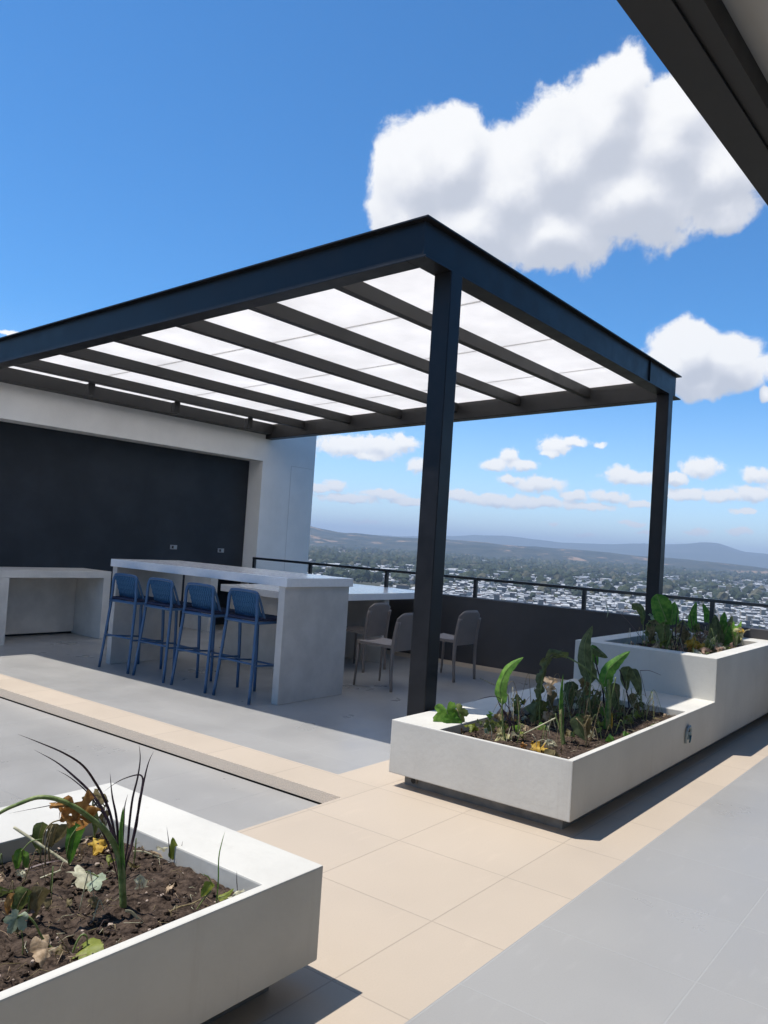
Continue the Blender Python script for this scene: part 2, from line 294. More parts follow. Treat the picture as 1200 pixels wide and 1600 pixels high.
# ------------------------------------------------------------------ pergola
X0,X1,Y0,ZT,SL=4.19,9.39,3.01,3.618,-.047
def zr(y,off=0): return ZT-off+SL*(y-Y0)
pg=empty('pergola',(4.5,3.08,0),'dark steel pergola with white translucent roof sheets over the bar','pergola')
def shear(mb):
    for v in mb.bm.verts: v.co.z+=SL*(v.co.y-Y0)
    return mb
H_=.275
def ibeam_x(y_out,sgn,xa,xb):   # beam along x, outer flange edge at y_out, sgn = towards inside
    b=MB(); ya,yb=sorted((y_out,y_out+sgn*.15)); wa,wb=sorted((y_out+sgn*.048,y_out+sgn*.060))
    b.box(xa,xb,ya,yb,ZT-.013,ZT,'steel_paint',.002); b.box(xa,xb,ya,yb,ZT-H_,ZT-H_+.013,'steel_paint',.002); b.box(xa+.045,xb-.05,wa,wb,ZT-H_+.013,ZT-.013,'steel_paint'); return b
def ibeam_y(x_out,sgn,ya,yb):
    b=MB(); xa,xb=sorted((x_out,x_out+sgn*.15)); wa,wb=sorted((x_out+sgn*.048,x_out+sgn*.060))
    b.box(xa,xb,ya,yb,ZT-.013,ZT,'steel_paint',.002); b.box(xa,xb,ya,yb,ZT-H_,ZT-H_+.013,'steel_paint',.002); b.box(wa,wb,ya-.10,yb,ZT-H_+.013,ZT-.013,'steel_paint'); return b
part(shear(ibeam_x(Y0,1,X0,X1)),'front_beam',pg)
part(shear(ibeam_y(X0,1,Y0+.151,WY-.002)),'side_beam',pg)
b=ibeam_y(X1,-1,Y0+.151,WY-.002); b.box(X1-.15,X1-.138,Y0+.16,WY-.002,ZT-H_+.013,ZT-.013,'rafter_paint'); part(shear(b),'far_beam',pg)
# stiffener plate lines near the far end of the front beam
b=MB(); b.box(8.45,8.458,Y0+.030,Y0+.048,ZT-H_+.013,ZT-.013,'steel_paint'); part(shear(b),'stiffener_plate',pg)
b=MB(); b.box(X0+.16,X1-.16,9.44,9.595,zr(9.5,.21)-SL*(9.5-Y0),zr(9.5,.05)-SL*(9.5-Y0),'rafter_paint',.003); part(shear(b),'wall_beam',pg)
ry=[4.05+.94*k for k in range(6)]
for y in ry:
    b=MB(); b.box(X0+.065,X1-.155,y,y+.068,ZT-.172,ZT-.052,'rafter_paint',.004); part(shear(b),'rafter',pg)
for x in (5.58,6.87,8.2):
    b=MB(); b.box(x-.045,x+.045,8.86,8.87,ZT-.31,ZT-.10,'rafter_paint'); b.box(x-.045,x-.037,8.87,8.93,ZT-.31,ZT-.173,'rafter_paint');b.box(x+.037,x+.045,8.87,8.93,ZT-.31,ZT-.173,'rafter_paint'); part(shear(b),'bracket',pg)
sx=[X0+.155,5.73,7.06,8.36,X1-.155]
for a,c in zip(sx[:-1],sx[1:]):
    b=MB(); b.box(a+.004,c-.004,Y0+.155,WY-.01,ZT-.051,ZT-.041,'opal_sheet'); part(shear(b),'roof_sheet',pg)
for x in sx[1:-1]:
    b=MB(); b.box(x-.012,x+.012,Y0+.155,WY-.01,ZT-.0405,ZT-.036,'seam_strip'); part(shear(b),'seam_strip',pg)
for x in (4.49,8.955):
    b=MB(); b.box(x,x+.14,3.0,3.14,0,zr(3.07,H_),'steel_paint',.006); b.box(x-.05,x+.19,2.985+.0,3.19,0,.012,'steel_paint') if x>8 else None; part(b,'post',pg)
# ------------------------------------------------------------------ canopy over the camera
cn=empty('canopy',(3,0,3.3),'dark steel edge beam and pale ceiling of the canopy in the upper right corner','canopy')
cn.rotation_euler=(0,0,-.0326)
def cpart(mb,name): return mb.build(name,cn,off=(3,0,3.3))
b=MB(); b.box(-4,9,.917,1.067,3.35,3.363,'rafter_paint',.002); b.box(-4,9,.917,1.067,3.62,3.633,'rafter_paint'); b.box(-4,9,1.01,1.022,3.363,3.62,'rafter_paint'); cpart(b,'edge_beam')
b=MB(); b.box(-7,9,-12,.90,3.47,3.55,'ceiling_board'); cpart(b,'ceiling_panel')
b=MB(); b.box(-4,9,.84,1.005,3.366,3.469,'rafter_paint'); cpart(b,'gap_blackout')  # dark box added to black out the gap and sky reflection behind the flange
# ------------------------------------------------------------------ bar
bar=empty('bar_counter',(5.65,6.3,0),'high white topped bar counter on grey concrete end slabs behind the blue stools','bar counter')
b=MB(); b.box(5.20,6.12,5.005,7.64,1.04,1.12,'quartz',.004); part(b,'countertop',bar)
for y in (5.035,7.535):
    b=MB(); b.box(5.215,6.10,y,y+.078,0,1.0395,'bar_concrete',.004); part(b,'end_slab',bar)
tb=empty('stone_table',(7.7,6.6,0),'lower white topped table joined behind the bar, with taupe chairs at it','table')
b=MB(); b.box(6.50,8.97,5.96,7.33,.79,.87,'quartz',.004); part(b,'tabletop',tb)
for x in (6.56,8.0):
    b=MB(); b.box(x,x+.10,6.03,7.25,0,.7895,'bar_concrete',.004); part(b,'leg_slab',tb)
ct=empty('concrete_counter',(5.6,9.6,0),'open fronted grey concrete counter against the dark wall at the far left','counter')
b=MB(); b.box(3.2,6.32,9.25,9.905,.785,.872,'counter_concrete',.004); part(b,'countertop',ct)
for x0,x1 in ((4.72,4.957),(6.215,6.32),(3.2,3.32)):
    b=MB(); b.box(x0,x1,9.25,9.905,0,.7845,'counter_concrete',.004); part(b,'side_slab',ct)
b=MB(); b.box(3.325,4.715,9.86,9.90,.0,.784,'counter_concrete'); b.box(4.96,6.212,9.86,9.90,.03,.784,'counter_concrete'); part(b,'back_panel',ct)
c2=empty('back_counter',(8.5,9.6,0),'short grey concrete counter in the corner behind the bar','counter')
b=MB(); b.box(8.05,9.06,9.30,9.90,.785,.86,'counter_concrete',.004); part(b,'countertop',c2)
b=MB(); b.box(8.05,8.19,9.30,9.90,0,.7845,'counter_concrete',.004); part(b,'side_slab',c2)
# ------------------------------------------------------------------ bar stools
def make_stool():
    t=empty('bar_stool',(0,0,0),'','bar stool','blue bar stools lined up at the bar')
    for s in (-1,1):
        b=MB(); b.tube(smooth_path([(-.225,.24*s,0),(-.185,.215*s,.45),(-.165,.20*s,.74),(-.165,.19*s,.90),(-.155,.183*s,.955)],4),.0145,.0165,'stool_blue',10); b.build('leg',t)
        b=MB(); b.tube(smooth_path([(.225,.19*s,0),(.215,.188*s,.40),(.20,.185*s,.70)],4),.014,.0175,'stool_blue',10); b.build('leg',t)
        b=MB(); b.tube(smooth_path([(-.155,.183*s,.95),(-.125,.182*s,.90),(-.085,.185*s,.80),(-.06,.19*s,.735)],4),.011,.012,'stool_blue',8); b.build('back_strut',t)
    b=MB(); b.tube(smooth_path([(-.155,-.183,.955),(-.165,-.15,.972),(-.175,0,.978),(-.165,.15,.972),(-.155,.183,.955)],5),.0145,.0145,'stool_blue',8); b.build('top_rail',t)
    # woven back: rope strands on a thin sheet, sloping forward to the seat
    b=MB(); P=[]
    def bp(u,v,off=0): return (-.158+.075*v**1.2-.02*(1-(2*u-1)**2)-off,(u-.5)*.355,.965-.21*v)
    P=[[bp(u/8,v/5) for u in range(9)] for v in range(6)]; b.grid(P,'stool_rope')
    for i in range(13):
        u=(i+.5)/13
        b.tube([bp(u+(.018 if j%2 else -.018),j/8,.004) for j in range(9)],.0065,.0065,'stool_rope',5)
    bk=b.build('woven_back',t)
    b=MB(); b.tube([bp(0,1),bp(.5,1),bp(1,1)],.010,.010,'stool_blue',8); b.build('lower_rail',t)
    b=MB(); b.box(-.17,.235,-.205,.205,.715,.742,'stool_seat',.010); b.build('seat',t)
    b=MB(); 
    for a,c in (((-.185,-.20,.70),(.20,-.185,.70)),((-.185,.20,.70),(.20,.185,.70)),((-.175,-.20,.70),(-.175,.20,.70)),((.20,-.185,.70),(.20,.185,.70))): b.tube([a,c],.014,.014,'stool_blue',8)
    b.build('seat_frame',t)
    b=MB()
    for a,c in (((-.20,-.22,.33),(.218,-.188,.30)),((-.20,.22,.33),(.218,.188,.30)),((-.20,-.22,.345),(-.20,.22,.345)),((.218,-.188,.285),(.218,.188,.285))): b.tube([a,c],.0095,.0095,'stool_blue',8,flat=1)
    b.build('footrest',t)
    return t
def copy_tree(o,parent=None):
    c=o.copy(); COL.objects.link(c); c.parent=parent
    for ch in [x for x in bpy.data.objects if x.parent==o]: copy_tree(ch,c)
    return c
st=make_stool()
labs=['blue woven bar stool farthest left, beside the far end slab of the bar','second blue bar stool from the left at the bar','third blue bar stool from the left at the bar','blue bar stool nearest the camera, against the near end slab of the bar']
for i,(y,rz) in enumerate(((7.215,.02),(6.63,-.01),(6.033,.015),(5.43,-.03))):
    o=st if i==0 else copy_tree(st); o.location=(5.26,y,0); o.rotation_euler=(0,0,rz); o['label']=labs[i]
# ------------------------------------------------------------------ chairs
def make_chair():
    t=empty('dining_chair',(0,0,0),'','chair','taupe moulded chairs at the lower table')
    b=MB(); n,m_=12,14
    def bp(u,v,th):   # u across, v up 0..1
        z=.40+.39*v; hw=.222-.018*v-.05*max(0,(v-.82)/.18)**3.2
        a=(u*2-1); y=-.215-.055*v-.022*(1-a*a)*0-.02*(1-abs(a)**3)+th
        return (a*hw,y,z-.022*abs(a)**6*(v>.86))
    for th in (0,.010):
        b.grid([[bp(i/n,j/m_,th) for i in range(n+1)] for j in range(m_+1)],'chair_taupe')
    edge0=[(0,j) for j in range(m_+1)]+[(i,m_) for i in range(1,n+1)]+[(n,j) for j in range(m_-1,-1,-1)]
    e0=[b.bm.verts.new(bp(i/n,j/m_,0)) for i,j in edge0]; e1=[b.bm.verts.new(bp(i/n,j/m_,.010)) for i,j in edge0]
    for i in range(len(e0)-1): b.bm.faces.new((e0[i],e0[i+1],e1[i+1],e1[i]))
    bmesh.ops.remove_doubles(b.bm,verts=b.bm.verts,dist=.0004); b.build('backrest',t)
    b=MB(); P=[[( (i/10-.5)*.44, -.215+.45*(j/8), .455+.012*(j/8-.5)**2*4-.012*(1-((i/10-.5)*2)**2)) for i in range(11)] for j in range(9)]
    b.grid(P,'chair_taupe'); b.grid([[(x,y,z-.022) for x,y,z in row] for row in P],'chair_taupe')
    b.box(-.22,.22,.222,.235,.433,.462,'chair_taupe'); b.box(-.224,-.216,-.215,.23,.433,.462,'chair_taupe'); b.box(.216,.224,-.215,.23,.433,.462,'chair_taupe'); b.build('seat',t)
    for s in (-1,1):
        b=MB(); b.tube(smooth_path([(.205*s,-.235,0),(.208*s,-.222,.22),(.203*s,-.222,.40),(.196*s,-.24,.58),(.188*s,-.262,.70)],4),.015,.024,'chair_taupe',8,flat=1.2); b.build('leg',t)
        b=MB(); b.tube([(.215*s,.235,0),(.208*s,.22,.25),(.203*s,.212,.45)],.011,.018,'chair_taupe',8); b.build('leg',t)
    return t
ch=make_chair()
for i,(x,y,rz,lab) in enumerate(((6.81,5.06,0,'taupe chair pulled out from the table, nearest the bar end slab'),(7.905,5.0,-.04,'taupe chair standing free on the right, behind the near pergola post'),(7.49,5.97,.02,'taupe chair pushed in under the white tabletop'))):
    o=ch if i==0 else copy_tree(ch); o.location=(x,y,0); o.rotation_euler=(0,0,rz); o['label']=lab
# ------------------------------------------------------------------ planters
def rough(bm,amp=.0016):
    for v in bm.verts:
        n=noise.noise_vector(v.co*9.0); v.co+=n*amp
def tray_shell(mb,x0,x1,y0,y1,zb,zt,ix0,ix1,iy0,iy1,zi,m,x2=None,zt2=None,inner2=None,zi2=None):
    k=mb.mi(m); B=mb.bm; V=lambda x,y,z:B.verts.new((x,y,z))
    def F(*v):
        f=B.faces.new(v); f.material_index=k; return f
    def ring(x0,x1,y0,y1,z,ix0,ix1,iy0,iy1,zi,ov=None):
        o=ov or [V(x0,y0,z),V(x1,y0,z),V(x1,y1,z),V(x0,y1,z)]
        i=[V(ix0,iy0,z),V(ix1,iy0,z),V(ix1,iy1,z),V(ix0,iy1,z)]; d=[V(ix0,iy0,zi),V(ix1,iy0,zi),V(ix1,iy1,zi),V(ix0,iy1,zi)]
        for a in range(4):
            c=(a+1)%4; F(o[a],o[c],i[c],i[a]); F(i[a],i[c],d[c],d[a])
        F(*d); return o
    o=ring(x0,x1,y0,y1,zt,ix0,ix1,iy0,iy1,zi)
    if x2 is None:
        b=[V(x0,y0,zb),V(x1,y0,zb),V(x1,y1,zb),V(x0,y1,zb)]
        for a in range(4): F(b[a],b[(a+1)%4],o[(a+1)%4],o[a])
        F(*b[::-1])
    else:
        o2=ring(x1,x2,y0,y1,zt2,*inner2,zi2)
        b=[V(x0,y0,zb),V(x2,y0,zb),V(x2,y1,zb),V(x0,y1,zb)]
        F(b[0],b[1],o2[1],o2[0],o[1],o[0]); F(b[2],b[3],o[3],o[2],o2[3],o2[2]); F(b[3],b[0],o[0],o[3]); F(b[1],b[2],o2[2],o2[1]); F(o[1],o2[0],o2[3],o[2]); F(*b[::-1])
    bmesh.ops.recalc_face_normals(B,faces=B.faces)
    es=[e for e in B.edges if len(e.link_faces)==2 and e.calc_face_angle(0)>.5]
    bmesh.ops.bevel(B,geom=es,offset=.006,segments=2,affect='EDGES',profile=.6)
def soilbed(name,x0,x1,y0,y1,z,amp,label,seed,hump=.0):
    nx=int((x1-x0)/.012); ny=int((y1-y0)/.012); mb=MB(); P=[]
    for i in range(nx+1):
        row=[]
        for j in range(ny+1):
            x=x0+(x1-x0)*i/nx; y=y0+(y1-y0)*j/ny; v=Vector((x*1.0,y*1.0,seed))
            h=noise.fractal(v*5,1.0,2.0,3)*amp*1.2+noise.fractal(v*22,1.0,2.0,4)*amp*.55+max(0,noise.noise(v*55))*amp*.8
            row.append((x,y,z+h+hump*(1-((y-(y0+y1)/2)/((y1-y0)/2))**2)))
        P.append(row)
    mb.grid(P,'soil'); o=mb.build(name,kind='stuff',label=label,category='soil',keep=True); return o
CLOD=[]
def clods(name,x0,x1,y0,y1,z,n,label,m='soil',r0=.004,r1=.016):
    mb=MB(); k=mb.mi(m)
    for _ in range(n):
        x=random.uniform(x0,x1); y=random.uniform(y0,y1); r=random.uniform(r0,r1)*random.random()**.5
        res=bmesh.ops.create_icosphere(mb.bm,subdivisions=1,radius=r,matrix=Matrix.Translation((x,y,z+r*.3))@Matrix.Rotation(random.random()*6,4,'Z')@Matrix.Diagonal((1,random.uniform(.5,1),random.uniform(.4,.8),1)))
        for v in res['verts']: v.co+=noise.noise_vector(v.co*60)*r*.5
        for f in {f for v in res['verts'] for f in v.link_faces}: f.smooth=False
    mb.build(name,kind='stuff',label=label,category='soil clods',keep=True)
YP0,YP1=1.778,2.978
p1=empty('planter_box',(1,2.4,0),'pale concrete planter box at the lower left, nearest the camera','planter')
b=MB(); tray_shell(b,-1.2,2.117,YP0,YP1,.092,.405,-.95,1.865,YP0+.034,2.65,.27,'planter_concrete'); part(b,'tray',p1,keep=True)
b=MB(); b.box(-1.1,2.0,1.88,2.90,0,.0915,'raw_concrete'); part(b,'plinth',p1)
soilbed('soil',-.945,1.861,YP0+.037,2.646,.337,.018,'dark brown crumbly soil filling the near left planter',1.0,.01)
clods('soil_clods',-.2,1.84,YP0+.05,2.63,.348,1500,'brown lumps and crumbs scattered over the near planter soil')
clods('pebbles',.2,1.84,YP0+.05,2.63,.352,190,'small pale stones scattered over the near planter soil','pebble',.004,.012)
p2=empty('stepped_planter',(6.5,2.4,0),'long pale concrete planter that steps up to a taller box at the parapet','planter')
b=MB(); tray_shell(b,4.105,6.775,YP0,YP1,.082,.405,4.125,6.14,YP0+.036,2.635,.28,'planter_concrete',9.095,.745,(6.965,8.76,1.915,2.80),.62); part(b,'stepped_tray',p2,keep=True)
b=MB(); b.box(4.21,9.09,1.865,2.925,0,.0815,'raw_concrete'); part(b,'plinth',p2)
b=MB(); b.tube([(4.19,2.845,.042),(4.24,2.845,.042)],.022,.022,'raw_concrete',14); b.tube([(4.186,2.845,.042),(4.192,2.845,.042)],.017,.017,'pipe_dark',14); part(b,'drain_pipe',p2)
b=MB(); b.tube([(6.03,1.772,.20),(6.03,1.765,.28),(6.05,1.765,.305),(6.10,1.765,.31),(6.13,1.768,.285),(6.13,1.77,.22)],.010,.010,'fixture_grey',6)
b.box(6.06,6.105,1.758,1.777,.22,.275,'fixture_blue',.004); b.tube([(6.085,1.752,.25),(6.07,1.75,.225),(6.09,1.76,.20)],.006,.006,'fixture_blue',6); part(b,'cable_outlet',p2)
soilbed('soil',4.129,6.136,YP0+.040,2.631,.352,.014,'dark brown soil filling the lower tray of the stepped planter',5.0,.01)
soilbed('soil',6.969,8.756,1.919,2.796,.665,.014,'dark soil filling the raised box of the stepped planter',9.0,.015)
clods('soil_clods',4.14,6.12,YP0+.05,2.62,.358,650,'brown crumbs scattered over the lower tray soil of the stepped planter')
clods('pebbles',4.14,6.12,YP0+.05,2.62,.362,70,'small pale stones on the lower tray soil','pebble',.003,.010)
# ------------------------------------------------------------------ plants
CAMP=Vector((0,0,1.5))
def frame(pts,i,roll):
    n=len(pts); t=(pts[min(i+1,n-1)]-pts[max(i-1,0)]).normalized()
    mid=pts[n//2]; v=(mid-Vector((0,0,mid.z+1.1))).normalized()     # leaves mostly show their faces to the walkway side
    s=t.cross(v)
    if s.length<1e-3: s=Vector((1,0,0))
    s.normalize(); nn=s.cross(t).normalized()
    return t,(s*cos(roll)+nn*sin(roll)).normalized(),(nn*cos(roll)-s*sin(roll)).normalized()
def blade(mb,kind,pts,w,roll,m,sd):
    rr=random.Random(sd); P=smooth_path(pts,5); n=len(P)-1; w=w*{'heart':1.65,'rag':1.5,'lobed':1.25}.get(kind,1)
    L=sum((P[i+1]-P[i]).length for i in range(n))
    if kind=='lobed':
        t,s,nn=frame(P,n//2,roll); c=P[0]; k=mb.mi(m); nr,ns=6,40; rows=[]; ph=rr.random()*6
        R0=w*.66; L=w
        for a in range(ns+1):
            th=-pi+2*pi*a/ns
            rad=(.62+.38*abs(cos(2.5*th))**.8)*(1-.35*(abs(th)/pi)**6)*(1-.55*(abs(th)>2.85))
            rad*=1+.05*sin(19*th+ph)
            row=[]
            for q in range(nr+1):
                f=q/nr; 
                p=c+(t*cos(th)+s*sin(th)*.95)*R0*rad*f+nn*((.10*sin(5*th+ph)*f*f+.07*sin(3*th+ph*2)*f)*R0)
                p+=Vector((0,0,-.22*f*f*R0*rad)); row.append(p)
            rows.append(row)
        mb.grid(rows,m); return
    ncr=4; rows=[]; ph=rr.random()*6; off=Vector((rr.random()*50,rr.random()*50,0))
    for i,p in enumerate(P):
        f=i/n; t,s,nn=frame(P,i,roll)
        if kind=='strap': hw=w*(1-f**3)*.5*(.6+.4*min(1,f*4)); fold=.25; rip=0
        elif kind=='roll': hw=w*.5*(sin(pi*min(1,f*.9+.12))**.6)*(.5+.5*(1-f)+.25); fold=1.6; rip=.04
        elif kind=='heart': hw=w*.5*1.05*max(0,1-(1-min(1,f/.26))**2)**.5*(1-f**2.2)**.75 if f<1 else 0; fold=.34; rip=.10
        else: hw=w*.5*(.45+.55*sin(pi*min(1,f+.12))**.7)*(1+.35*sin(f*17+ph)*1); fold=.55; rip=.42
        row=[]
        for j in range(-ncr,ncr+1):
            a=j/ncr; 
            lift=abs(a)*fold*hw
            wv=rip*hw*sin(f*(13 if kind=='heart' else 9)+a*2.3+ph)*abs(a)**1.3
            q=p+s*(a*hw*(1-.18*min(1,fold)*abs(a)))+nn*(lift+wv)
            if kind=='heart':
                q-=t*(abs(a)**1.6)*L*.09*(1-f)
                if i and i<n: q+=s*(.05*hw*sin(f*46+j)*(abs(a)>.99))
            if kind=='rag':
                q+=noise.noise_vector(q*38+off)*w*.22
                if abs(a)>.7: q+=noise.noise_vector(q*90+off)*w*.16
            row.append(q)
        rows.append(row)
    V=mb.grid(rows,m)
    if kind=='rag':
        k=mb.mi(m); fs=[f for f in {f for r in V for v in r for f in v.link_faces}]
        fs.sort(key=lambda f:(round(f.calc_center_median().x,5),round(f.calc_center_median().z,5)))
        kill=[f for f in fs if rr.random()<.07]; bmesh.ops.delete(mb.bm,geom=kill,context='FACES')
    if kind in('heart','rag') and m not in('orange','yellow'):
        mb.tube([q+frame(P,i,roll)[2]*(-.0006) for i,q in enumerate(P[:-1])],w*.022,w*.008,'stem' if m in('green','lime','limeyellow','dark') else 'dry',5,cap=False)
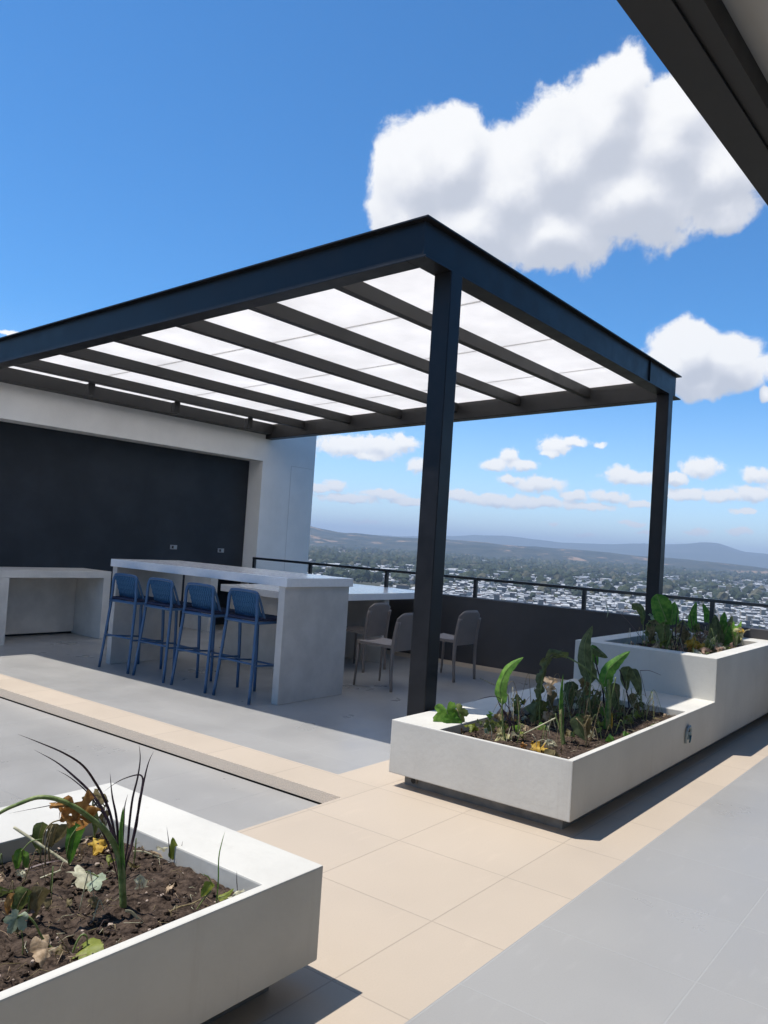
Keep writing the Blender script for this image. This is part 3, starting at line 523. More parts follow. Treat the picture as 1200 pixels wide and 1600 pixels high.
PLANTS=[
('cordyline','plant','dark purple strap leaved plant with long arching blades in the near left planter',(1.654,2.25,0.347),[],[('strap',[(1.657,2.247,0.347),(1.648,2.279,0.474),(1.636,2.3,0.55),(1.617,2.314,0.603),(1.595,2.33,0.649),(1.543,2.331,0.716),(1.484,2.35,0.762),(1.416,2.387,0.8),(1.357,2.418,0.83)],0.011,0.6,'purple'),('strap',[(1.655,2.248,0.347),(1.65,2.302,0.488),(1.633,2.339,0.555),(1.609,2.382,0.609),(1.571,2.434,0.661),(1.539,2.483,0.698),(1.491,2.543,0.734)],0.01,0.3,'purple'),('strap',[(1.654,2.25,0.347),(1.647,2.317,0.506),(1.627,2.368,0.566),(1.612,2.404,0.603),(1.579,2.453,0.644),(1.551,2.499,0.667)],0.008,0.8,'purple'),('strap',[(1.657,2.247,0.347),(1.641,2.259,0.502),(1.633,2.265,0.56),(1.626,2.283,0.619),(1.622,2.298,0.692)],0.009,0.2,'purple'),('strap',[(1.66,2.245,0.353),(1.668,2.239,0.459),(1.669,2.239,0.531),(1.666,2.228,0.613),(1.669,2.214,0.682),(1.672,2.212,0.744),(1.665,2.216,0.795)],0.009,0.4,'purple'),('strap',[(1.663,2.243,0.353),(1.672,2.236,0.418),(1.692,2.246,0.462),(1.705,2.249,0.531),(1.711,2.245,0.604),(1.722,2.249,0.653),(1.736,2.251,0.709),(1.755,2.25,0.749)],0.01,0.1,'purple'),('strap',[(1.66,2.245,0.349),(1.696,2.256,0.443),(1.711,2.257,0.506),(1.719,2.263,0.576),(1.723,2.26,0.619),(1.724,2.26,0.659),(1.715,2.279,0.667),(1.683,2.327,0.643),(1.653,2.374,0.599)],0.009,0.5,'purple'),('strap',[(1.658,2.246,0.349),(1.644,2.232,0.447),(1.643,2.233,0.529),(1.642,2.233,0.59),(1.648,2.229,0.631)],0.007,0.4,'purple'),('strap',[(1.651,2.252,0.347),(1.597,2.229,0.46),(1.557,2.221,0.532),(1.529,2.217,0.569),(1.496,2.242,0.616),(1.461,2.292,0.623),(1.417,2.361,0.603),(1.369,2.459,0.57)],0.006,0.4,'purple')],None),
('taro_plant','plant','taro plant with a thick green stem and an arching stalk carrying a withered orange leaf',(1.542,2.067,0.347),[([(1.543,2.066,0.341),(1.536,2.071,0.416),(1.526,2.079,0.492),(1.506,2.094,0.55),(1.469,2.097,0.6),(1.44,2.105,0.626),(1.389,2.119,0.67),(1.343,2.141,0.698),(1.301,2.172,0.705),(1.267,2.21,0.685),(1.232,2.248,0.657),(1.201,2.321,0.591)],0.011,0.0045,'stem')],[('roll',[(1.545,2.065,0.341),(1.528,2.065,0.448),(1.519,2.071,0.524),(1.515,2.075,0.581),(1.516,2.074,0.629),(1.519,2.072,0.657)],0.017,0.3,'green'),('rag',[(1.442,2.104,0.621),(1.41,2.116,0.64),(1.375,2.129,0.663),(1.336,2.146,0.675)],0.062,0.5,'orange'),('rag',[(1.389,2.119,0.67),(1.376,2.129,0.652),(1.366,2.136,0.63)],0.04,0.3,'orange')],None),
('leafy_plant','plant','broad green leaf standing upright among brown stalks at the left of the near planter',(1.619,2.445,0.347),[([(1.602,2.456,0.353),(1.595,2.461,0.385),(1.6,2.457,0.438),(1.616,2.446,0.475)],0.003,0.002,'stem'),([(1.548,2.551,0.335),(1.555,2.547,0.392),(1.558,2.545,0.445),(1.576,2.533,0.476),(1.61,2.511,0.485)],0.003,0.002,'dry'),([(1.568,2.514,0.341),(1.561,2.519,0.399),(1.564,2.517,0.451)],0.004,0.002,'dry'),([(1.54,2.497,0.341),(1.538,2.498,0.421),(1.551,2.49,0.483)],0.003,0.002,'dry')],[('heart',[(1.616,2.447,0.479),(1.607,2.452,0.426),(1.602,2.456,0.348)],0.036,0.1,'green'),('heart',[(1.565,2.576,0.461),(1.558,2.581,0.414),(1.565,2.576,0.36)],0.03,0.2,'olive'),('heart',[(1.62,2.516,0.46),(1.605,2.526,0.426),(1.584,2.528,0.405)],0.028,0.6,'dryolive'),('heart',[(1.614,2.568,0.448),(1.606,2.573,0.413),(1.605,2.574,0.372)],0.03,0.2,'dryolive')],None),
('wilted_plant','plant','wilted olive plant drooping beside the back rim of the near planter',(1.771,2.567,0.347),[([(1.772,2.567,0.338),(1.766,2.571,0.411),(1.758,2.576,0.475),(1.758,2.577,0.514)],0.004,0.003,'stem')],[('rag',[(1.757,2.577,0.53),(1.779,2.562,0.515),(1.779,2.538,0.48),(1.781,2.536,0.417)],0.03,0.4,'dryolive'),('rag',[(1.755,2.578,0.526),(1.744,2.586,0.512),(1.739,2.59,0.476)],0.022,0.4,'dryolive'),('heart',[(1.758,2.576,0.475),(1.77,2.568,0.422),(1.77,2.568,0.377)],0.02,0.4,'olive')],None),
('leafy_plant','plant','small bunch of light green leaves low at the left edge of the near planter',(1.478,2.535,0.347),[([(1.483,2.532,0.342),(1.481,2.533,0.374),(1.475,2.536,0.41)],0.0025,0.002,'stem'),([(1.475,2.536,0.405),(1.497,2.523,0.435),(1.527,2.506,0.44)],0.002,0.002,'stem')],[('heart',[(1.472,2.538,0.41),(1.467,2.54,0.375),(1.466,2.541,0.34)],0.02,0.1,'lime'),('heart',[(1.488,2.54,0.397),(1.491,2.527,0.373),(1.493,2.526,0.341)],0.018,0.5,'lime'),('heart',[(1.469,2.563,0.391),(1.468,2.563,0.358)],0.014,0.9,'olive')],None),
('fallen_leaf','leaf','pale crumpled lobed leaf lying on the soil beside the thick taro stem',(1.55,2.282,0.347),[([(1.606,2.244,0.364),(1.59,2.255,0.37),(1.57,2.269,0.383),(1.55,2.282,0.393)],0.0025,0.002,'stem')],[('lobed',[(1.578,2.323,0.365),(1.538,2.28,0.365),(1.487,2.227,0.365)],0.085,0.1,'pale'),('lobed',[(1.571,2.262,0.365),(1.564,2.216,0.365),(1.562,2.179,0.365)],0.05,0.2,'sage')],None),
('leafy_plant','plant',"pair of upright olive leaves with an orange edge at the near planter's lower left",(1.311,2.186,0.347),[([(1.311,2.186,0.338),(1.308,2.188,0.374),(1.308,2.188,0.42)],0.003,0.002,'stem')],[('heart',[(1.301,2.192,0.435),(1.288,2.2,0.407),(1.277,2.207,0.366)],0.035,0.15,'olive'),('heart',[(1.336,2.171,0.435),(1.326,2.177,0.403),(1.321,2.18,0.349)],0.035,0.3,'dryolive'),('heart',[(1.278,2.218,0.423),(1.263,2.215,0.403),(1.262,2.216,0.371)],0.018,0.4,'orange')],None),
('leafy_plant','plant',"grey green lobed leaf nodding on a hooked stem at the near planter's left edge",(1.209,2.035,0.347),[([(1.299,1.981,0.325),(1.272,1.997,0.351),(1.249,2.011,0.382),(1.231,2.021,0.421),(1.215,2.031,0.443),(1.2,2.04,0.447),(1.191,2.045,0.441)],0.0035,0.002,'stem'),([(1.209,2.034,0.339),(1.209,2.035,0.372),(1.203,2.038,0.411)],0.002,0.0015,'stem')],[('lobed',[(1.191,2.045,0.443),(1.181,2.051,0.424),(1.172,2.056,0.399)],0.042,0.1,'sage')],None),
('fallen_leaf','leaf','dry tan leaf lying on the soil against the front rim of the near planter',(1.226,1.97,0.347),[],[('lobed',[(1.248,1.982,0.365),(1.219,1.964,0.365),(1.183,1.937,0.365)],0.075,0.1,'tan'),('rag',[(1.223,1.973,0.339),(1.241,1.962,0.332),(1.263,1.948,0.332)],0.018,0.5,'tan')],None),
('leafy_plant','plant','yellow green lobed leaf on a looped stem against the front rim of the near planter',(1.298,1.945,0.347),[([(1.299,1.944,0.347),(1.306,1.939,0.376),(1.316,1.933,0.394),(1.327,1.926,0.387),(1.33,1.924,0.35)],0.003,0.002,'stem'),([(1.292,1.949,0.351),(1.277,1.959,0.38),(1.265,1.967,0.401)],0.0015,0.001,'dry')],[('lobed',[(1.323,1.916,0.365),(1.331,1.887,0.376),(1.352,1.861,0.381)],0.06,0.9,'limeyellow')],None),
('seedling','plant','small pointed green leaf between two dark spikes near the back corner of the near planter',(1.858,2.244,0.366),[],[('heart',[(1.861,2.242,0.364),(1.861,2.242,0.399),(1.857,2.245,0.436)],0.022,0.1,'limeyellow'),('strap',[(1.855,2.247,0.355),(1.849,2.252,0.41),(1.839,2.26,0.475)],0.004,0.3,'purple'),('strap',[(1.889,2.219,0.343),(1.881,2.225,0.387),(1.884,2.223,0.424)],0.004,0.3,'purple'),('rag',[(1.819,2.276,0.406),(1.833,2.265,0.397),(1.846,2.254,0.399)],0.012,0.9,'pale')],None),
('seedling','plant','tall thin green stalk with small pale leaves in the corner of the near planter',(1.749,1.888,0.357),[([(1.736,1.9,0.396),(1.72,1.914,0.371),(1.705,1.928,0.335)],0.0025,0.002,'stem')],[('strap',[(1.749,1.888,0.357),(1.75,1.887,0.419),(1.747,1.889,0.497),(1.752,1.885,0.545),(1.757,1.88,0.578)],0.0045,0.2,'lime'),('strap',[(1.739,1.897,0.409),(1.726,1.909,0.439),(1.709,1.925,0.448)],0.003,0.2,'lime'),('heart',[(1.734,1.901,0.419),(1.724,1.91,0.396),(1.714,1.92,0.377)],0.022,0.4,'limeyellow'),('heart',[(1.754,1.883,0.376),(1.768,1.87,0.382),(1.786,1.853,0.403)],0.015,0.6,'limeyellow'),('rag',[(1.773,1.865,0.38),(1.79,1.85,0.388),(1.807,1.834,0.399)],0.014,0.9,'pale'),('strap',[(1.794,1.846,0.395),(1.791,1.849,0.426),(1.789,1.85,0.458)],0.003,0.3,'purple')],None),
('fallen_leaf','leaf','bright yellow withered leaf on the soil behind the cordyline',(1.756,2.524,0.347),[],[('rag',[(1.768,2.572,0.365),(1.75,2.521,0.365),(1.73,2.46,0.365)],0.04,0.2,'yellow')],None),
('dry_stalk','stalk','long pale dead stalk lying slantwise across the left of the near planter',(1.607,2.456,0.347),[([(1.503,2.643,0.448),(1.509,2.628,0.442),(1.545,2.556,0.407),(1.591,2.49,0.363),(1.611,2.453,0.342)],0.0045,0.0055,'pale')],[],None),
('dry_stalk','stalk','brown dead strap lying flat across the soil of the near planter',(1.577,2.484,0.347),[],[('strap',[(1.445,2.544,0.326),(1.502,2.531,0.345),(1.56,2.495,0.361),(1.638,2.469,0.352),(1.73,2.434,0.324)],0.008,0.9,'drypurple')],None),
('dry_stalk','stalk','thin white dead stalk at the left edge of the near planter',(1.459,2.435,0.347),[([(1.39,2.477,0.317),(1.428,2.453,0.332),(1.475,2.425,0.349),(1.532,2.392,0.37)],0.002,0.003,'pale')],[],None),
('dry_stalk','stalk','curled pale dead leaf base lying in front of the thick taro stem',(1.531,1.98,0.347),[],[('roll',[(1.502,2.003,0.38),(1.517,1.991,0.376),(1.535,1.977,0.354),(1.55,1.966,0.338),(1.562,1.956,0.33)],0.009,0.8,'pale')],None),
('dry_stalk','stalk','bent straw coloured stalk on the soil near the front rim of the near planter',(1.649,1.939,0.347),[([(1.602,1.979,0.332),(1.624,1.96,0.346),(1.648,1.939,0.362),(1.676,1.915,0.371),(1.696,1.899,0.383)],0.003,0.002,'dry')],[],None),
('dry_stalk','stalk','straw coloured stalk running from the cordyline to the small green seedling',(1.841,2.32,0.36),[([(1.786,2.363,0.373),(1.815,2.341,0.37),(1.849,2.313,0.353),(1.879,2.29,0.339),(1.914,2.262,0.326)],0.003,0.003,'pale')],[('rag',[(1.809,2.345,0.39),(1.813,2.342,0.372),(1.801,2.352,0.355)],0.01,0.5,'tan'),('rag',[(1.833,2.326,0.371),(1.851,2.312,0.362),(1.868,2.298,0.348)],0.012,0.7,'tan')],None),
('leafy_plant','plant','bright green lobed leaves at the left corner of the long stepped planter',(4.344,2.691,0.35),[([(4.351,2.681,0.343),(4.34,2.698,0.409),(4.325,2.722,0.477)],0.004,0.003,'stem'),([(4.379,2.635,0.368),(4.373,2.645,0.426),(4.358,2.668,0.49)],0.003,0.003,'dry')],[('lobed',[(4.326,2.721,0.469),(4.325,2.722,0.422),(4.338,2.702,0.361)],0.12,0.15,'lime'),('lobed',[(4.389,2.676,0.469),(4.402,2.655,0.44),(4.412,2.639,0.402)],0.09,0.4,'olive'),('lobed',[(4.327,2.681,0.429),(4.332,2.673,0.399),(4.337,2.664,0.36)],0.08,0.3,'green')],None),
('fallen_leaf','leaf','small orange curled leaf at the left corner of the long stepped planter',(4.365,2.635,0.35),[],[('rag',[(4.36,2.643,0.384),(4.365,2.635,0.358),(4.374,2.62,0.34)],0.03,0.4,'orange')],None),
('taro_plant','plant',"single bright green spear shaped leaf leaning right at the stepped planter's left end",(4.371,2.337,0.35),[([(4.376,2.327,0.351),(4.366,2.347,0.463),(4.358,2.361,0.606)],0.006,0.004,'stem')],[('heart',[(4.358,2.36,0.598),(4.351,2.374,0.669),(4.364,2.349,0.767),(4.386,2.309,0.824),(4.412,2.261,0.864)],0.052,0.5,'lime')],None),
('cordyline','plant','small dark red strap leaved clump beside the spear shaped green leaf',(4.401,2.276,0.35),[],[('strap',[(4.399,2.279,0.342),(4.386,2.306,0.468),(4.377,2.322,0.58),(4.37,2.335,0.708)],0.008,0.3,'purple'),('strap',[(4.403,2.273,0.343),(4.388,2.301,0.506),(4.369,2.339,0.578),(4.343,2.388,0.614),(4.31,2.452,0.603),(4.273,2.524,0.565)],0.006,0.5,'purple'),('strap',[(4.398,2.283,0.349),(4.38,2.317,0.485),(4.357,2.361,0.556),(4.343,2.388,0.61)],0.012,0.2,'purple'),('strap',[(4.406,2.266,0.344),(4.394,2.289,0.47),(4.391,2.295,0.575)],0.007,0.3,'purple'),('strap',[(4.401,2.276,0.35),(4.371,2.335,0.502),(4.348,2.379,0.581)],0.008,0.4,'purple'),('strap',[(4.406,2.267,0.359),(4.409,2.261,0.511),(4.423,2.233,0.605),(4.436,2.208,0.645)],0.005,0.4,'drypurple')],None),
('leafy_plant','plant','pale crumpled leaves lying near the front rim of the long stepped planter',(4.364,2.342,0.35),[([(4.334,2.399,0.343),(4.332,2.403,0.419),(4.32,2.426,0.47)],0.003,0.002,'pale')],[('rag',[(4.354,2.362,0.405),(4.365,2.341,0.381),(4.377,2.319,0.353)],0.06,0.3,'paleyellow'),('lobed',[(4.325,2.415,0.456),(4.332,2.402,0.4),(4.328,2.409,0.35)],0.05,0.3,'olive'),('rag',[(4.324,2.416,0.425),(4.315,2.435,0.392)],0.03,0.4,'sage')],None),
('fallen_leaf','leaf','orange yellow withered leaf against the front rim of the long stepped planter',(4.325,2.083,0.35),[([(4.319,2.096,0.341),(4.317,2.1,0.413),(4.306,2.121,0.451)],0.002,0.002,'pale'),([(4.337,2.057,0.346),(4.356,2.019,0.351),(4.374,1.98,0.349)],0.002,0.002,'pale'),([(4.32,2.093,0.414),(4.335,2.061,0.426),(4.345,2.04,0.392),(4.342,2.047,0.347)],0.002,0.002,'pale')],[('rag',[(4.294,2.126,0.368),(4.298,2.087,0.368),(4.301,2.033,0.368)],0.08,0.3,'yellow'),('rag',[(4.283,2.17,0.39),(4.294,2.147,0.378)],0.03,0.6,'orange')],None),
('taro_plant','plant','wilted taro with a dark leaf folded over its arching stalk,stepped planter',(4.895,2.341,0.35),[([(4.891,2.35,0.308),(4.885,2.363,0.43),(4.883,2.366,0.553),(4.888,2.356,0.72)],0.006,0.004,'stem')],[('rag',[(4.967,2.261,0.843),(4.926,2.322,0.821),(4.903,2.348,0.77),(4.89,2.352,0.712)],0.05,0.6,'dark'),('rag',[(4.888,2.357,0.736),(4.883,2.367,0.636),(4.879,2.376,0.532)],0.05,0.3,'dark'),('rag',[(4.88,2.372,0.532),(4.875,2.383,0.448),(4.873,2.387,0.386)],0.07,0.3,'dark'),('rag',[(4.894,2.343,0.535),(4.889,2.355,0.48),(4.879,2.375,0.445)],0.06,0.3,'olive'),('rag',[(4.901,2.328,0.467),(4.908,2.314,0.403),(4.913,2.304,0.346)],0.028,0.3,'tan')],None),
('taro_plant','plant','half rolled taro leaf on a stout green stem mid way along the stepped planter',(4.589,2.055,0.35),[([(4.59,2.052,0.343),(4.583,2.067,0.447),(4.578,2.08,0.56)],0.015,0.009,'stem'),([(4.584,2.065,0.409),(4.57,2.097,0.5),(4.566,2.106,0.537)],0.006,0.004,'stem'),([(4.489,2.278,0.39),(4.525,2.198,0.446),(4.567,2.105,0.511)],0.004,0.004,'pale')],[('roll',[(4.584,2.065,0.409),(4.576,2.083,0.559),(4.575,2.086,0.673),(4.579,2.078,0.781)],0.03,0.3,'green'),('rag',[(4.603,2.145,0.738),(4.598,2.157,0.698),(4.593,2.168,0.639)],0.05,0.4,'tan')],None),
('taro_plant','plant','dark ragged upright taro leaf beside the step of the long planter',(5.405,2.234,0.35),[([(5.406,2.233,0.333),(5.4,2.246,0.515),(5.401,2.243,0.692),(5.399,2.248,0.868)],0.008,0.004,'stem')],[('heart',[(5.399,2.249,0.647),(5.384,2.286,0.753),(5.381,2.293,0.885),(5.398,2.252,1.013)],0.075,0.3,'dark')],None),
('taro_plant','plant','brightest green taro leaf pointing up right from a pale forked stem,lower tray',(5.24,2.039,0.35),[([(5.239,2.043,0.345),(5.239,2.042,0.484),(5.239,2.042,0.568),(5.234,2.056,0.684)],0.02,0.009,'stem'),([(5.233,2.058,0.343),(5.233,2.057,0.474),(5.236,2.051,0.588)],0.012,0.006,'lime'),([(5.24,2.04,0.526),(5.247,2.022,0.612),(5.251,2.011,0.706)],0.006,0.004,'stem'),([(5.236,2.049,0.546),(5.22,2.092,0.646),(5.188,2.173,0.73),(5.162,2.241,0.773),(5.134,2.313,0.808)],0.007,0.005,'stem'),([(5.231,2.062,0.347),(5.233,2.059,0.44),(5.225,2.078,0.521)],0.006,0.004,'stem')],[('heart',[(5.225,2.077,0.656),(5.233,2.059,0.743),(5.253,2.005,0.816),(5.281,1.933,0.887)],0.062,0.2,'green'),('heart',[(5.135,2.309,0.808),(5.126,2.333,0.814),(5.108,2.379,0.792)],0.035,0.7,'olive'),('roll',[(5.243,2.031,0.347),(5.247,2.023,0.402),(5.247,2.023,0.478)],0.018,0.3,'yellow')],None),
('taro_plant','plant','folded green taro leaf drooping right behind the ragged upright leaf',(5.754,2.304,0.35),[([(5.764,2.278,0.339),(5.757,2.295,0.514),(5.737,2.346,0.694),(5.728,2.369,0.808)],0.007,0.004,'purple')],[('heart',[(5.724,2.378,0.821),(5.745,2.326,0.789),(5.766,2.274,0.758)],0.05,0.6,'olive'),('heart',[(5.724,2.378,0.831),(5.732,2.358,0.758),(5.74,2.338,0.695)],0.05,0.4,'green')],None),
('taro_plant','plant','dark wilted taro leaves hanging by the step at the right end of the lower tray',(5.856,2.103,0.35),[([(5.85,2.119,0.339),(5.845,2.134,0.461),(5.834,2.164,0.573),(5.82,2.204,0.68)],0.006,0.004,'purple'),([(5.862,2.086,0.343),(5.855,2.105,0.465),(5.849,2.122,0.555)],0.004,0.003,'stem')],[('heart',[(5.84,2.145,0.696),(5.836,2.158,0.62),(5.84,2.145,0.529)],0.06,0.3,'dark'),('heart',[(5.85,2.119,0.68),(5.863,2.082,0.606),(5.872,2.056,0.494)],0.06,0.4,'dark'),('rag',[(5.867,2.072,0.561),(5.874,2.051,0.472),(5.881,2.031,0.406)],0.03,0.4,'dark')],None),
('wilted_leaf','leaf','large dead brown leaf hanging left of the stout stems,stepped planter',(5.491,2.415,0.35),[([(5.491,2.415,0.35),(5.483,2.434,0.484),(5.491,2.414,0.577)],0.005,0.004,'dry')],[('heart',[(5.491,2.414,0.577),(5.485,2.428,0.484),(5.49,2.417,0.395)],0.065,0.2,'dark')],None),
('wilted_leaf','leaf','broad olive brown leaf standing behind the middle stems,stepped planter',(5.54,2.33,0.35),[([(5.54,2.33,0.35),(5.532,2.35,0.501),(5.541,2.327,0.613)],0.005,0.004,'dry')],[('rag',[(5.541,2.327,0.613),(5.535,2.342,0.502),(5.539,2.332,0.395)],0.07,0.35,'dryolive')],None),
('wilted_leaf','leaf','wide dark leaf sagging behind the pale forked stem,stepped planter',(5.724,2.148,0.35),[([(5.724,2.148,0.35),(5.717,2.167,0.489),(5.707,2.192,0.581)],0.005,0.004,'dry')],[('heart',[(5.707,2.192,0.581),(5.711,2.184,0.486),(5.723,2.15,0.395)],0.075,0.5,'dark')],None),
('wilted_leaf','leaf','dark green leaf low behind the forked stem,stepped planter',(5.438,2.211,0.35),[([(5.438,2.211,0.35),(5.43,2.229,0.475),(5.441,2.201,0.562)],0.005,0.004,'dry')],[('rag',[(5.441,2.201,0.562),(5.434,2.219,0.477),(5.437,2.213,0.394)],0.06,0.6499999999999999,'dark')],None),
('wilted_leaf','leaf','grey green leaf flopped over on the soil in the middle,stepped planter',(4.678,1.948,0.35),[([(4.678,1.948,0.35),(4.671,1.964,0.454),(4.651,2.012,0.517)],0.005,0.004,'dry')],[('heart',[(4.651,2.012,0.517),(4.66,1.991,0.451),(4.677,1.95,0.388)],0.05,0.2,'dark')],None),
('wilted_leaf','leaf','round brown olive leaf low in front of the forked stem,stepped planter',(4.81,1.997,0.35),[([(4.81,1.997,0.35),(4.804,2.013,0.449),(4.813,1.991,0.515)],0.005,0.004,'dry')],[('rag',[(4.813,1.991,0.515),(4.807,2.006,0.45),(4.809,1.999,0.389)],0.055,0.35,'dryolive')],None),
('wilted_leaf','leaf','brown withered leaf behind the half rolled leaf,stepped planter',(5.367,2.504,0.35),[([(5.367,2.504,0.35),(5.359,2.521,0.451),(5.37,2.496,0.513)],0.005,0.004,'dry')],[('heart',[(5.37,2.496,0.513),(5.362,2.513,0.452),(5.366,2.506,0.395)],0.045,0.5,'dryolive')],None),
('wilted_leaf','leaf','small olive leaf behind the dark red clump,stepped planter',(4.974,2.549,0.35),[([(4.974,2.549,0.35),(4.966,2.565,0.434),(4.963,2.571,0.476)],0.005,0.004,'dry')],[('rag',[(4.963,2.571,0.476),(4.962,2.572,0.433),(4.973,2.551,0.392)],0.035,0.6499999999999999,'olive')],None),
('wilted_leaf','leaf','faded brown leaf at the foot of the step,stepped planter',(5.861,2.049,0.35),[([(5.861,2.049,0.35),(5.855,2.066,0.455),(5.841,2.107,0.512)],0.005,0.004,'dry')],[('heart',[(5.841,2.107,0.512),(5.846,2.091,0.452),(5.86,2.051,0.396)],0.04,0.2,'dryolive')],None),
('dry_stalk','stalk','tangle of dry pale stalks at the right end of the lower tray',(5.835,1.993,0.35),[([(5.808,2.075,0.325),(5.807,2.077,0.452),(5.824,2.026,0.527),(5.836,1.992,0.5)],0.003,0.002,'pale'),([(5.839,1.984,0.329),(5.828,2.014,0.438),(5.819,2.04,0.466)],0.003,0.002,'dry'),([(5.864,1.911,0.339),(5.843,1.971,0.412),(5.836,1.99,0.464),(5.847,1.96,0.513)],0.003,0.002,'dry'),([(5.824,2.025,0.332),(5.834,1.996,0.418),(5.85,1.95,0.478)],0.0025,0.002,'dry'),([(5.786,2.137,0.33),(5.799,2.1,0.426),(5.819,2.041,0.48),(5.834,1.997,0.44),(5.835,1.994,0.373)],0.0025,0.002,'pale'),([(5.722,2.326,0.119),(5.723,2.322,0.212),(5.744,2.262,0.28),(5.757,2.222,0.341)],0.003,0.002,'dry'),([(5.707,2.369,0.136),(5.711,2.356,0.207),(5.696,2.4,0.233),(5.685,2.434,0.219)],0.003,0.002,'stem')],[],None),
('dry_stalk','stalk','thin dark stalk sticking out over the front of the upper planter box',(6.478,2.209,0.35),[([(6.455,2.277,0.605),(6.478,2.208,0.613),(6.507,2.125,0.587)],0.003,0.0015,'drypurple'),([(6.478,2.209,0.35),(6.465,2.248,0.497),(6.455,2.277,0.605)],0.002,0.002,'drypurple')],[],None),
('taro_plant','plant','two broad bright green taro leaves in front of the far post,upper box',(7.409,2.38,0.69),[([(7.406,2.39,0.677),(7.415,2.364,0.783),(7.423,2.337,0.872),(7.445,2.27,0.965),(7.452,2.249,0.955),(7.469,2.195,0.887)],0.008,0.004,'stem'),([(7.4,2.411,0.675),(7.397,2.418,0.835),(7.402,2.404,0.963)],0.006,0.005,'stem')],[('heart',[(7.406,2.392,0.941),(7.39,2.44,1.063),(7.379,2.475,1.147),(7.375,2.487,1.186)],0.13,0.2,'green'),('heart',[(7.416,2.361,0.933),(7.419,2.351,1.043),(7.423,2.339,1.13)],0.08,0.5,'green'),('heart',[(7.396,2.422,0.921),(7.404,2.396,0.809),(7.406,2.392,0.712)],0.09,0.4,'olive')],None),
('taro_plant','plant','drooping taro leaf on a thin stalk at the left of the upper box',(7.569,2.659,0.69),[([(7.569,2.658,0.678),(7.569,2.66,0.827),(7.567,2.666,0.946),(7.562,2.68,1.022),(7.548,2.719,1.049)],0.004,0.003,'stem')],[('heart',[(7.536,2.752,1.052),(7.556,2.697,1.033),(7.566,2.667,0.964),(7.564,2.673,0.874)],0.055,0.4,'olive')],None),
('taro_plant','plant','upright light green taro leaf in the middle of the upper box',(8.704,2.527,0.69),[([(8.704,2.526,0.677),(8.706,2.52,0.79),(8.703,2.53,0.888)],0.005,0.004,'stem')],[('heart',[(8.697,2.551,0.82),(8.697,2.551,0.952),(8.706,2.521,1.088)],0.065,0.4,'green')],None),
('taro_plant','plant','narrow upright taro leaf in front of the railing post in the upper box',(9.278,2.546,0.69),[([(9.278,2.545,0.669),(9.275,2.555,0.759),(9.27,2.573,0.862)],0.005,0.004,'stem')],[('heart',[(9.276,2.552,0.815),(9.271,2.57,0.932),(9.259,2.613,1.054)],0.065,0.5,'green')],None),
('cordyline','plant','upright dark purple spike in the middle of the upper box',(7.395,2.302,0.69),[],[('strap',[(7.395,2.302,0.69),(7.394,2.307,0.906),(7.397,2.297,1.135)],0.012,0.2,'purple'),('strap',[(7.4,2.287,0.692),(7.409,2.257,0.939),(7.411,2.252,1.053)],0.01,0.4,'purple'),('strap',[(7.397,2.298,0.708),(7.385,2.336,0.874),(7.389,2.323,1.018)],0.01,0.4,'purple'),('strap',[(7.441,2.155,0.808),(7.431,2.188,0.974),(7.423,2.214,1.114)],0.008,0.4,'purple')],None),
('shrub','plant','dense dark green leafy shrub at the right of the upper box',(8.545,2.194,0.69),[([(8.538,2.222,0.674),(8.541,2.209,0.771),(8.542,2.204,0.899)],0.008,0.005,'stem'),([(8.552,2.165,0.681),(8.558,2.141,0.778),(8.565,2.116,0.844)],0.006,0.004,'stem')],[('heart',[(8.52,2.289,0.762),(8.517,2.301,0.838),(8.514,2.313,0.9)],0.055,0.3,'dark'),('heart',[(8.538,2.223,0.814),(8.539,2.217,0.891),(8.54,2.212,0.955)],0.055,0.5,'green'),('heart',[(8.55,2.175,0.775),(8.554,2.159,0.853),(8.558,2.142,0.918)],0.055,0.7,'dark'),('heart',[(8.559,2.14,0.747),(8.565,2.115,0.826),(8.572,2.09,0.891)],0.055,0.9000000000000001,'lime'),('heart',[(8.574,2.283,0.843),(8.572,2.289,0.92),(8.571,2.295,0.984)],0.055,0.3,'dark'),('heart',[(8.588,2.227,0.875),(8.59,2.219,0.953),(8.592,2.21,1.018)],0.055,0.5,'green'),('heart',[(8.6,2.179,0.842),(8.605,2.16,0.92),(8.61,2.14,0.986)],0.055,0.7,'dark'),('heart',[(8.567,2.108,0.801),(8.575,2.075,0.88),(8.584,2.042,0.947)],0.055,0.9000000000000001,'lime'),('heart',[(8.439,2.204,0.714),(8.44,2.202,0.79),(8.44,2.199,0.853)],0.055,0.3,'dark'),('heart',[(8.454,2.147,0.702),(8.458,2.131,0.779),(8.462,2.114,0.843)],0.055,0.5,'green'),('heart',[(8.465,2.102,0.694),(8.472,2.074,0.772),(8.479,2.047,0.838)],0.055,0.7,'dark'),('heart',[(8.422,2.271,0.688),(8.418,2.285,0.762),(8.415,2.3,0.823)],0.055,0.9000000000000001,'lime'),('heart',[(8.481,2.243,0.802),(8.48,2.247,0.877),(8.479,2.25,0.94)],0.055,0.3,'dark'),('heart',[(8.45,2.161,0.763),(8.454,2.147,0.84),(8.457,2.133,0.904)],0.055,0.5,'green'),('heart',[(8.571,2.094,0.727),(8.58,2.058,0.806),(8.589,2.021,0.873)],0.055,0.7,'dark'),('heart',[(8.507,2.141,0.8),(8.512,2.119,0.878),(8.518,2.097,0.943)],0.055,0.9000000000000001,'lime'),('heart',[(8.465,2.104,0.744),(8.458,2.129,0.804),(8.452,2.154,0.852)],0.06,0.3,'lime'),('heart',[(8.476,2.06,0.762),(8.47,2.084,0.809),(8.462,2.114,0.843)],0.05,0.3,'lime')],None),
